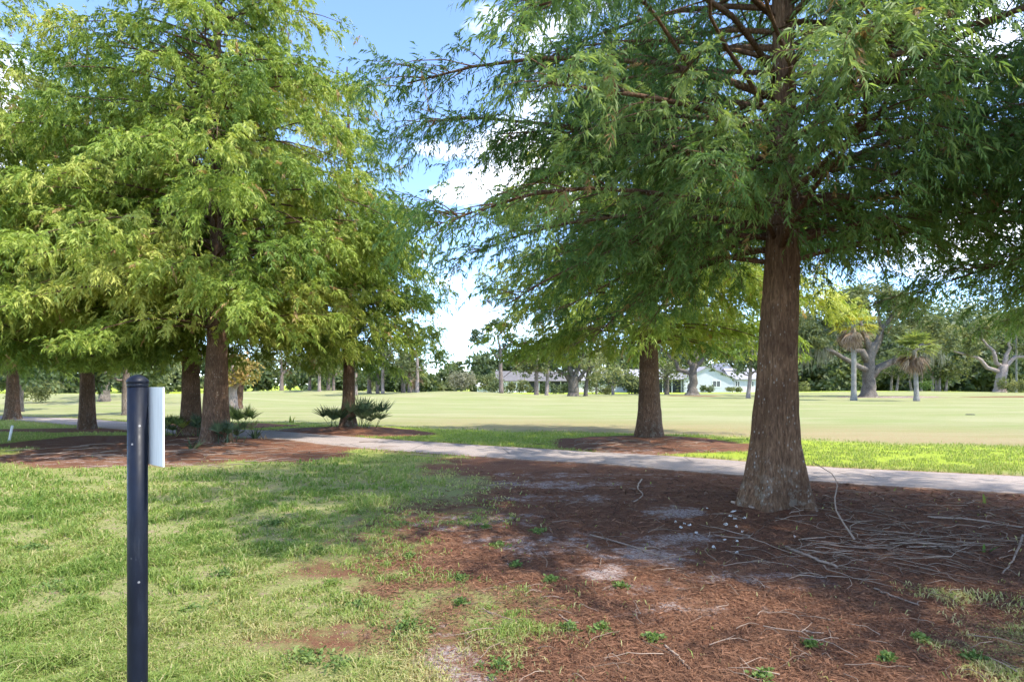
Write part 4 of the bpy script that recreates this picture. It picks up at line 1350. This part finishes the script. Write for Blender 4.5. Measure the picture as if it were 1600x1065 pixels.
# leaning white stake in the grass on the left
sx, sy = px(13, 689)
stk = thing("marker_stake", "leaning white stake in the grass by the left edge", "stake", (sx, sy, hz(sx, sy)))
mb = MB()
mb.tube(np.array([[0, 0, -0.1], [0.05, 0, 0.15], [0.11, 0, 0.42], [0.112, 0, 0.43]]), np.array([0.032, 0.032, 0.030, 0.02]), 10)
link("shaft", mb.mesh("shaft", M["trim"], True), stk)

# flat cover in the fairway
sx, sy = px(1516, 648)
cv = MB()
ang = np.linspace(0, 2 * np.pi, 20, endpoint=False)
ring = lambda r, z: np.stack([np.cos(ang) * r * 0.36, np.sin(ang) * r * 0.25, np.full(20, z * 0.5)], 1)
vv = np.concatenate([ring(0.62, -0.02), ring(0.60, 0.05), ring(0.52, 0.075), ring(0.1, 0.085)])
qq = [[k * 20 + i, k * 20 + (i + 1) % 20, (k + 1) * 20 + (i + 1) % 20, (k + 1) * 20 + i] for k in range(3) for i in range(20)]
cv.add(vv, [np.array(qq), np.array([np.arange(60, 80)])])
M["cover"] = plain("dark_cover", (0.05, 0.05, 0.045), 0.8, 10, 0.3)
tag(link("ground_cover_plate", cv.mesh("ground_cover_plate", M["cover"], False), None, (sx, sy, hz(sx, sy))), "small flat dark cover lying in the pale fairway on the right", "cover")

# ------------------------------------------------------------------ fallen sticks, chips and twigs
def stick(label, pts, r0, r1, tint, seed, lift=None):
    rs = np.random.default_rng(seed)
    P = spline(np.array(pts, float)[:, :2], 14)
    z = height(P[:, 0], P[:, 1]) + r0 * 0.9
    if len(pts[0]) == 3:
        z = z + np.interp(np.linspace(0, 1, 14), np.linspace(0, 1, len(pts)), [p[2] for p in pts])
    V = np.stack([P[:, 0], P[:, 1], z], 1)
    V[1:-1] += rs.normal(0, r0 * 0.5, (12, 3)) * np.array([1, 1, 0.2])
    o0 = V[0].copy()
    mb = MB()
    mb.tube(V - o0, np.linspace(r0, r1, 14), 7, tint)
    o = link("fallen_stick", mb.mesh("fallen_stick", M["stick"], True), None, tuple(o0))
    return tag(o, label, "stick", "sticks lying under the near tree")


stick("thick pale stick lying in front of the near trunk", [px(1228, 857), px(1268, 872), px(1308, 888)], 0.016, 0.011, 0.75, 1)
stick("long thin stick left of the near tree across grey sand", [px(922, 836), px(980, 852), px(1040, 872)], 0.010, 0.005, 0.6, 2)
stick("straight bare stick right of centre pointing at the corner", [px(1366, 920), px(1400, 934), px(1436, 946)], 0.009, 0.005, 0.7, 3)
stick("short stick by itself near the lower edge in brown litter", [px(1039, 1010), px(1060, 1028), px(1078, 1046)], 0.008, 0.006, 0.8, 4)
stick("short pale stick nearly level in the lower litter", [px(1253, 985), px(1270, 989), px(1287, 990)], 0.007, 0.005, 0.9, 5)
stick("long dead branch leaning on the right side of the near trunk", [(*px(1335, 848), 0.02), (*px(1305, 822), 0.12), (3.80, 7.25, 0.30), (3.68, 7.45, 0.52)], 0.010, 0.004, 0.75, 6)
stick("pale split stick against the left foot of the near trunk", [px(1143, 794), px(1160, 797), px(1178, 803)], 0.018, 0.012, 1.0, 7)
stick("curled stick on the bright litter left of the near tree", [px(1003, 750), px(996, 765), px(1004, 778), px(990, 788)], 0.012, 0.007, 1.0, 8)
stick("long level branch over the litter towards the right edge", [px(1450, 812), px(1520, 815), px(1598, 826)], 0.014, 0.008, 0.85, 9)
stick("forked grey branch end at the right edge of the twigs", [px(1598, 838), px(1585, 872), px(1566, 898)], 0.012, 0.006, 0.6, 10)
stick("short stick on the worn turf near the middle", [px(752, 950), px(770, 961)], 0.006, 0.004, 0.7, 11)
stick("bent stick beside the sand patch near the middle", [px(874, 962), px(890, 972), px(905, 974)], 0.006, 0.004, 0.7, 12)

# pale chips to the left of the trunk's foot
M["chip"] = plain("pale_chip", (0.62, 0.58, 0.52), 0.8, 30, 0.2)
rs = np.random.default_rng(5)
chips = [(1146, 806), (1149, 816), (1134, 823), (1150, 826), (1141, 812), (1160, 834), (1132, 845), (1151, 847), (1115, 856), (1150, 864), (1242, 841), (1105, 801), (1070, 821), (1064, 826), (1078, 823), (1088, 834), (1056, 818), (1163, 815)]
for k, (u_, v_) in enumerate(chips):
    x, y = px(u_, v_)
    m = 9
    a = np.linspace(0, 2 * np.pi, m, endpoint=False) + rs.normal(0, 0.15, m)
    r = 0.028 * rs.uniform(0.5, 1.25) * rs.uniform(0.55, 1.35, m)
    bot = np.stack([r * np.cos(a), r * 0.7 * np.sin(a), np.zeros(m)], 1)
    top = bot * np.array([0.8, 0.8, 1]) + np.array([0, 0, 0.009]) + np.stack([0 * a, 0 * a, rs.normal(0, 0.005, m)], 1)
    mb = MB()
    mb.add(np.concatenate([bot, top]), [np.array([[i, (i + 1) % m, m + (i + 1) % m, m + i] for i in range(m)]), np.array([np.arange(m) + m])])
    o = link("bark_chip", mb.mesh("bark_chip", M["chip"]), None, (x, y, hz(x, y) + 0.004), rs.uniform(0, 6))
    o.rotation_euler = (rs.normal(0, 0.25), rs.normal(0, 0.25), rs.uniform(0, 6))
    lb = "lone white chip on the litter straight in front of the near trunk" if u_ > 1200 else ("small white chip in the close cluster farther left of the near trunk" if u_ < 1095 else "small white chip in the loose cluster at the left foot of the near trunk")
    tag(o, lb, "chip", "white chips by the near trunk")


def twig_litter():
    rs = np.random.default_rng(9)
    mb = MB()

    def tw(x, y, a, ln, r, tint, curl):
        s = np.linspace(0, 1, 6)
        aa = a + curl * (s - 0.5) + rs.normal(0, 0.3, 6)
        st = ln / 5
        X = x + np.concatenate([[0], np.cumsum(np.cos(aa[1:]) * st)])
        Y = y + np.concatenate([[0], np.cumsum(np.sin(aa[1:]) * st)])
        Z = height(X, Y) + r + rs.uniform(0, 0.035) * np.sin(s * np.pi) + rs.uniform(0, 0.02)
        mb.tube(np.stack([X, Y, Z], 1), r * (1 - 0.6 * s), 4, tint, False)
        if ln > 0.25 and rs.uniform() < 0.55:
            f = int(rs.integers(2, 5))
            b = aa[f] + rs.choice((-1, 1)) * rs.uniform(0.4, 1.0)
            l2 = ln * rs.uniform(0.2, 0.4)
            q = np.array([0, 0.5, 1.0])
            mb.tube(np.stack([X[f] + np.cos(b + 0.2 * q) * l2 * q, Y[f] + np.sin(b + 0.2 * q) * l2 * q, np.maximum(Z[f] + 0.03 * q, height(X[f] + np.cos(b) * l2 * q, Y[f] + np.sin(b) * l2 * q) + r)], 1), r * 0.7 * (1 - 0.6 * q), 4, tint, False)

    for k in range(300):                      # tangle to the right of the tree
        u_, v_ = rs.normal(1410, 150), rs.normal(836, 36)
        if v_ < 768 or v_ > 905:
            continue
        x, y = px(u_, v_)
        tw(x, y, rs.normal(-0.2, 1.3), rs.uniform(0.12, 0.75), rs.uniform(0.0018, 0.0058), rs.uniform(0.0, 1), rs.normal(0, 1.1))
    for k in range(9):                       # swept rows along the drip line
        x, y = px(rs.uniform(1250, 1430), rs.normal(858, 7))
        tw(x, y, rs.normal(-0.32, 0.3), rs.uniform(0.4, 1.1), rs.uniform(0.003, 0.007), rs.uniform(0.4, 1), rs.normal(0, 0.3))
    for k in range(240):                      # thinner scatter elsewhere in the litter
        u_, v_ = rs.uniform(720, 1600), 745 + 320 * rs.uniform(0, 1) ** 1.4
        x, y = px(u_, v_)
        tw(x, y, rs.uniform(0, 6.3), rs.uniform(0.08, 0.4), rs.uniform(0.002, 0.004), rs.uniform(0, 0.9), rs.normal(0, 0.7))
    for k in range(140):                      # left bed and far beds
        x, y = rs.normal(-7.2, 2.2), rs.normal(13.6, 1.1)
        tw(x, y, rs.normal(0.1, 0.6), rs.uniform(0.2, 1.0), rs.uniform(0.005, 0.011), rs.uniform(0.2, 1), rs.normal(0, 0.5))
    for k in range(60):
        x, y = rs.normal(3.4, 1.4), rs.normal(15.2, 0.9)
        tw(x, y, rs.normal(0.1, 0.6), rs.uniform(0.2, 0.9), rs.uniform(0.005, 0.011), rs.uniform(0.1, 0.8), rs.normal(0, 0.5))
    o = link("twig_litter", mb.mesh("twig_litter", M["stick"], True))
    tag(o, "tangle of thin dead twigs strewn over the red litter", "twigs", kind="stuff")


twig_litter()


def needle_litter():
    """short strips of needle and bark over the litter"""
    rs = np.random.default_rng(19)
    u_ = rs.uniform(560, 1640, 150000)
    v_ = 735 + 345 * rs.uniform(0, 1, 150000) ** 0.9
    dd = F * CAM_H / (v_ - HORIZON)
    X, Y = (u_ - 800) / F * dd, dd
    m = masks(X, Y)
    kp = (m["mulch"] + rs.normal(0, 0.2, len(X)) > 0.5) & (m["pd"] < -PW) & (m["sand"] + rs.normal(0, 0.25, len(X)) < 0.55)
    X, Y = X[kp][:60000], Y[kp][:60000]
    n = len(X)
    a = rs.uniform(0, 2 * np.pi, n)
    ln = rs.uniform(0.012, 0.05, n) * np.clip(Y / 5, 0.8, 1.7)
    w = rs.uniform(0.0012, 0.0035, n) * np.clip(Y / 4, 0.8, 2.2)
    P = np.stack([X, Y, height(X, Y) + rs.uniform(0.003, 0.018, n)], 1)
    D = np.stack([np.cos(a), np.sin(a), rs.normal(0, 0.22, n)], 1) * ln[:, None]
    W = np.stack([-np.sin(a), np.cos(a), rs.normal(0, 0.4, n)], 1) * w[:, None]
    V = np.stack([P - D, P + W, P + D, P - W], 1).reshape(-1, 3)
    o = link("needle_litter", mesh_np("needle_litter", V, np.arange(n * 4).reshape(-1, 4), M["litter"], {"tint": np.repeat(np.clip(rs.normal(0.5, 0.3, n), 0, 1), 4)}))
    tag(o, "loose red brown needles covering the bare ground", "needles", kind="stuff")


needle_litter()


# ------------------------------------------------------------------ grass and weeds
def blades(X, Y, H, W, rs, tint, lean=0.6):
    n = len(X)
    a = rs.uniform(0, 2 * np.pi, n)
    b = rs.uniform(0, 2 * np.pi, n)
    le = np.abs(rs.normal(0, lean, n)) + 0.15
    P = np.stack([X, Y, height(X, Y) - 0.004], 1)
    dr = np.stack([np.cos(a), np.sin(a), 0 * a], 1)
    sd = np.stack([np.cos(b), np.sin(b), 0 * b], 1) * (W * 0.5)[:, None]
    up = np.array([0, 0, 1.0])
    m = P + dr * (H * 0.30 * le)[:, None] + up * (H * 0.6)[:, None]
    t = P + dr * (H * 0.95 * le)[:, None] + up * (H * np.clip(1.0 - 0.35 * le, 0.25, 1))[:, None]
    V = np.stack([P - sd, P + sd, m + sd * 0.8, m - sd * 0.8, t], 1).reshape(-1, 3)
    k = np.arange(n)[:, None] * 5
    return V, [k + np.array([[0, 1, 2, 3]]), k + np.array([[3, 2, 4]])], np.repeat(tint, 5)


def grass():
    rs = np.random.default_rng(23)
    VV, Q4, Q3, TT, k = [], [], [], [], 0

    def add(X, Y, H, W, tint, lean=0.6):
        nonlocal k
        V, (q4, q3), t = blades(X, Y, H, W, rs, tint, lean)
        VV.append(V)
        Q4.append(q4 + k)
        Q3.append(q3 + k)
        TT.append(t)
        k += len(V)

    # near lawn, on this side of the path
    n = 330000
    v_ = 712 + 375 * rs.uniform(0, 1, n) ** 0.85
    u_ = rs.uniform(-40, 1640, n)
    dd = F * CAM_H / (v_ - HORIZON)
    X, Y = (u_ - 800) / F * dd, dd
    m = masks(X, Y)
    tuft = fbm(X * 5, Y * 5, seed=51, octaves=3)
    big = fbm(X * 1.1, Y * 1.1, seed=52, octaves=3)
    p = np.clip(1.0 - 1.12 * m["mulch"], 0.004, 1) * sstep(0.30, 0.62, tuft * 0.6 + big * 0.4) * 1.0
    p = np.maximum(p, 0.10 * (1 - m["mulch"]))
    kp = (rs.uniform(0, 1, n) < p) & (m["pd"] < -PW + 0.05)
    X, Y, tuft, big = X[kp][:115000], Y[kp][:115000], tuft[kp][:115000], big[kp][:115000]
    n = len(X)
    H = (0.03 + 0.07 * sstep(0.4, 0.75, tuft)) * rs.uniform(0.6, 1.3, n) * (1 + 0.5 * (Y > 6.6) * sstep(0.55, 0.7, big)) * (1 - 0.45 * sstep(0.15, 0.5, m["mulch"][kp][:115000]))
    W = rs.uniform(0.0055, 0.012, n) * np.clip(Y / 4.5, 0.8, 2.2)
    tint = np.clip(0.29 + 0.45 * m["mulch"][kp][:115000] + 1.0 * (fbm(X * 0.9, Y * 0.9, seed=60) - 0.5) + rs.normal(0, 0.16, n) + (rs.uniform(0, 1, n) < 0.16) * 0.45, 0, 1)
    add(X, Y, H, W, tint, 1.0)
    # rough beyond the path, and the far left lawn
    n = 160000
    v_ = 652 + 88 * rs.uniform(0, 1, n)
    u_ = rs.uniform(-40, 1640, n)
    dd = F * CAM_H / (v_ - HORIZON)
    X, Y = (u_ - 800) / F * dd, dd
    m = masks(X, Y)
    p = np.clip(1 - 1.3 * m["mulch"], 0, 1) * (1 - m["fairway"]) * sstep(0.28, 0.6, fbm(X * 3, Y * 3, seed=71, octaves=3))
    kp = (rs.uniform(0, 1, n) < p) & (np.abs(m["pd"]) > PW + 0.02) & ((m["pd"] > 0) | (Y > 12))
    X, Y = X[kp][:60000], Y[kp][:60000]
    n = len(X)
    add(X, Y, rs.uniform(0.03, 0.085, n), rs.uniform(0.008, 0.016, n) * np.clip(Y / 14, 0.7, 1.6), np.clip(0.5 + rs.normal(0, 0.2, n), 0, 1), 0.5)
    # fringe along both path edges
    n = 9000
    kk = rs.integers(250, 690, n)
    sg = np.where(rs.uniform(0, 1, n) < 0.7, -1, 1)
    off = (PW + np.abs(rs.normal(0.0, 0.12, n)) - 0.03) * sg
    X, Y = pc[kk, 0] + pn[kk, 0] * off + rs.normal(0, 0.03, n), pc[kk, 1] + pn[kk, 1] * off
    m = masks(X, Y)
    kp = (rs.uniform(0, 1, n) < 1 - m["mulch"]) & (Y > 6)
    X, Y = X[kp], Y[kp]
    n = len(X)
    add(X, Y, rs.uniform(0.04, 0.11, n), rs.uniform(0.006, 0.014, n), np.clip(0.45 + rs.normal(0, 0.25, n), 0, 1), 0.7)
    o = link("grass", mesh_np("grass", np.concatenate(VV), [np.concatenate(Q4), np.concatenate(Q3)], M["grass"], {"tint": np.concatenate(TT)}))
    tag(o, "short patchy green lawn grass with straw coloured blades", "grass", kind="stuff")


grass()


def weeds():
    """low broad leaved weeds rooted in the worn turf"""
    rs = np.random.default_rng(29)
    spots = [(634, 985, .20), (560, 950, .10), (720, 945, .07), (780, 852, .09), (862, 907, .08), (720, 905, .06), (780, 1045, .12), (890, 985, .09), (640, 870, .08), (940, 985, .06), (970, 918, .06), (600, 1050, .2), (480, 1030, .25),
             (540, 1045, .18), (805, 884, .07), (840, 830, .12), (760, 700 + 125, .10), (1020, 1000, .05), (1190, 1058, .07), (1268, 1010, .04), (1388, 1032, .05), (1520, 1030, .05),
             (1440, 1000, .05), (560, 800, .2), (620, 820, .2), (500, 860, .2), (430, 820, .25), (350, 900, .2), (300, 960, .2), (90, 920, .2), (50, 860, .2)]
    P, D, L, W, T = [], [], [], [], []
    for u_, v_, r in spots:
        x, y = px(u_, v_)
        n = int(90 + 700 * r)
        rr = r * rs.uniform(0, 1, n) ** 0.8 * (0.45 + 0.8 * rs.uniform(0, 1)) 
        a = rs.uniform(0, 2 * np.pi, n)
        lob = 1 + 0.5 * np.sin(a * rs.integers(2, 5) + rs.uniform(0, 6))
        X, Y = x + rr * lob * np.cos(a), y + rr * lob * np.sin(a)
        e = rs.uniform(0.1, 1.0, n)
        b = rs.uniform(0, 2 * np.pi, n)
        P.append(np.stack([X, Y, height(X, Y) + rs.uniform(0.0, 0.045, n) * (1 - rr / r * 0.7)], 1))
        D.append(np.stack([np.cos(b) * np.cos(e), np.sin(b) * np.cos(e), np.sin(e)], 1))
        L.append(rs.uniform(0.018, 0.042, n))
        W.append(rs.uniform(0.005, 0.010, n))
        T.append(np.clip(rs.normal(0.45, 0.2, n) + rs.normal(0, 0.15), 0, 1))
    V, Q = leaf_quads(np.concatenate(P), np.concatenate(D), np.concatenate(L), np.concatenate(W), rs, 0.1, 0.5)
    o = link("weeds", mesh_np("weeds", V, Q, M["weed"], {"tint": np.repeat(np.concatenate(T), 4)}))
    tag(o, "low bright green weeds sprouting in the worn turf", "weeds", kind="stuff")


weeds()

print("LEAVES", count, "TRIS", sum(sum(len(p.vertices) - 2 for p in me.polygons) if len(me.polygons) < 5000 else int(len(me.loops) - 2 * len(me.polygons)) for me in bpy.data.meshes))
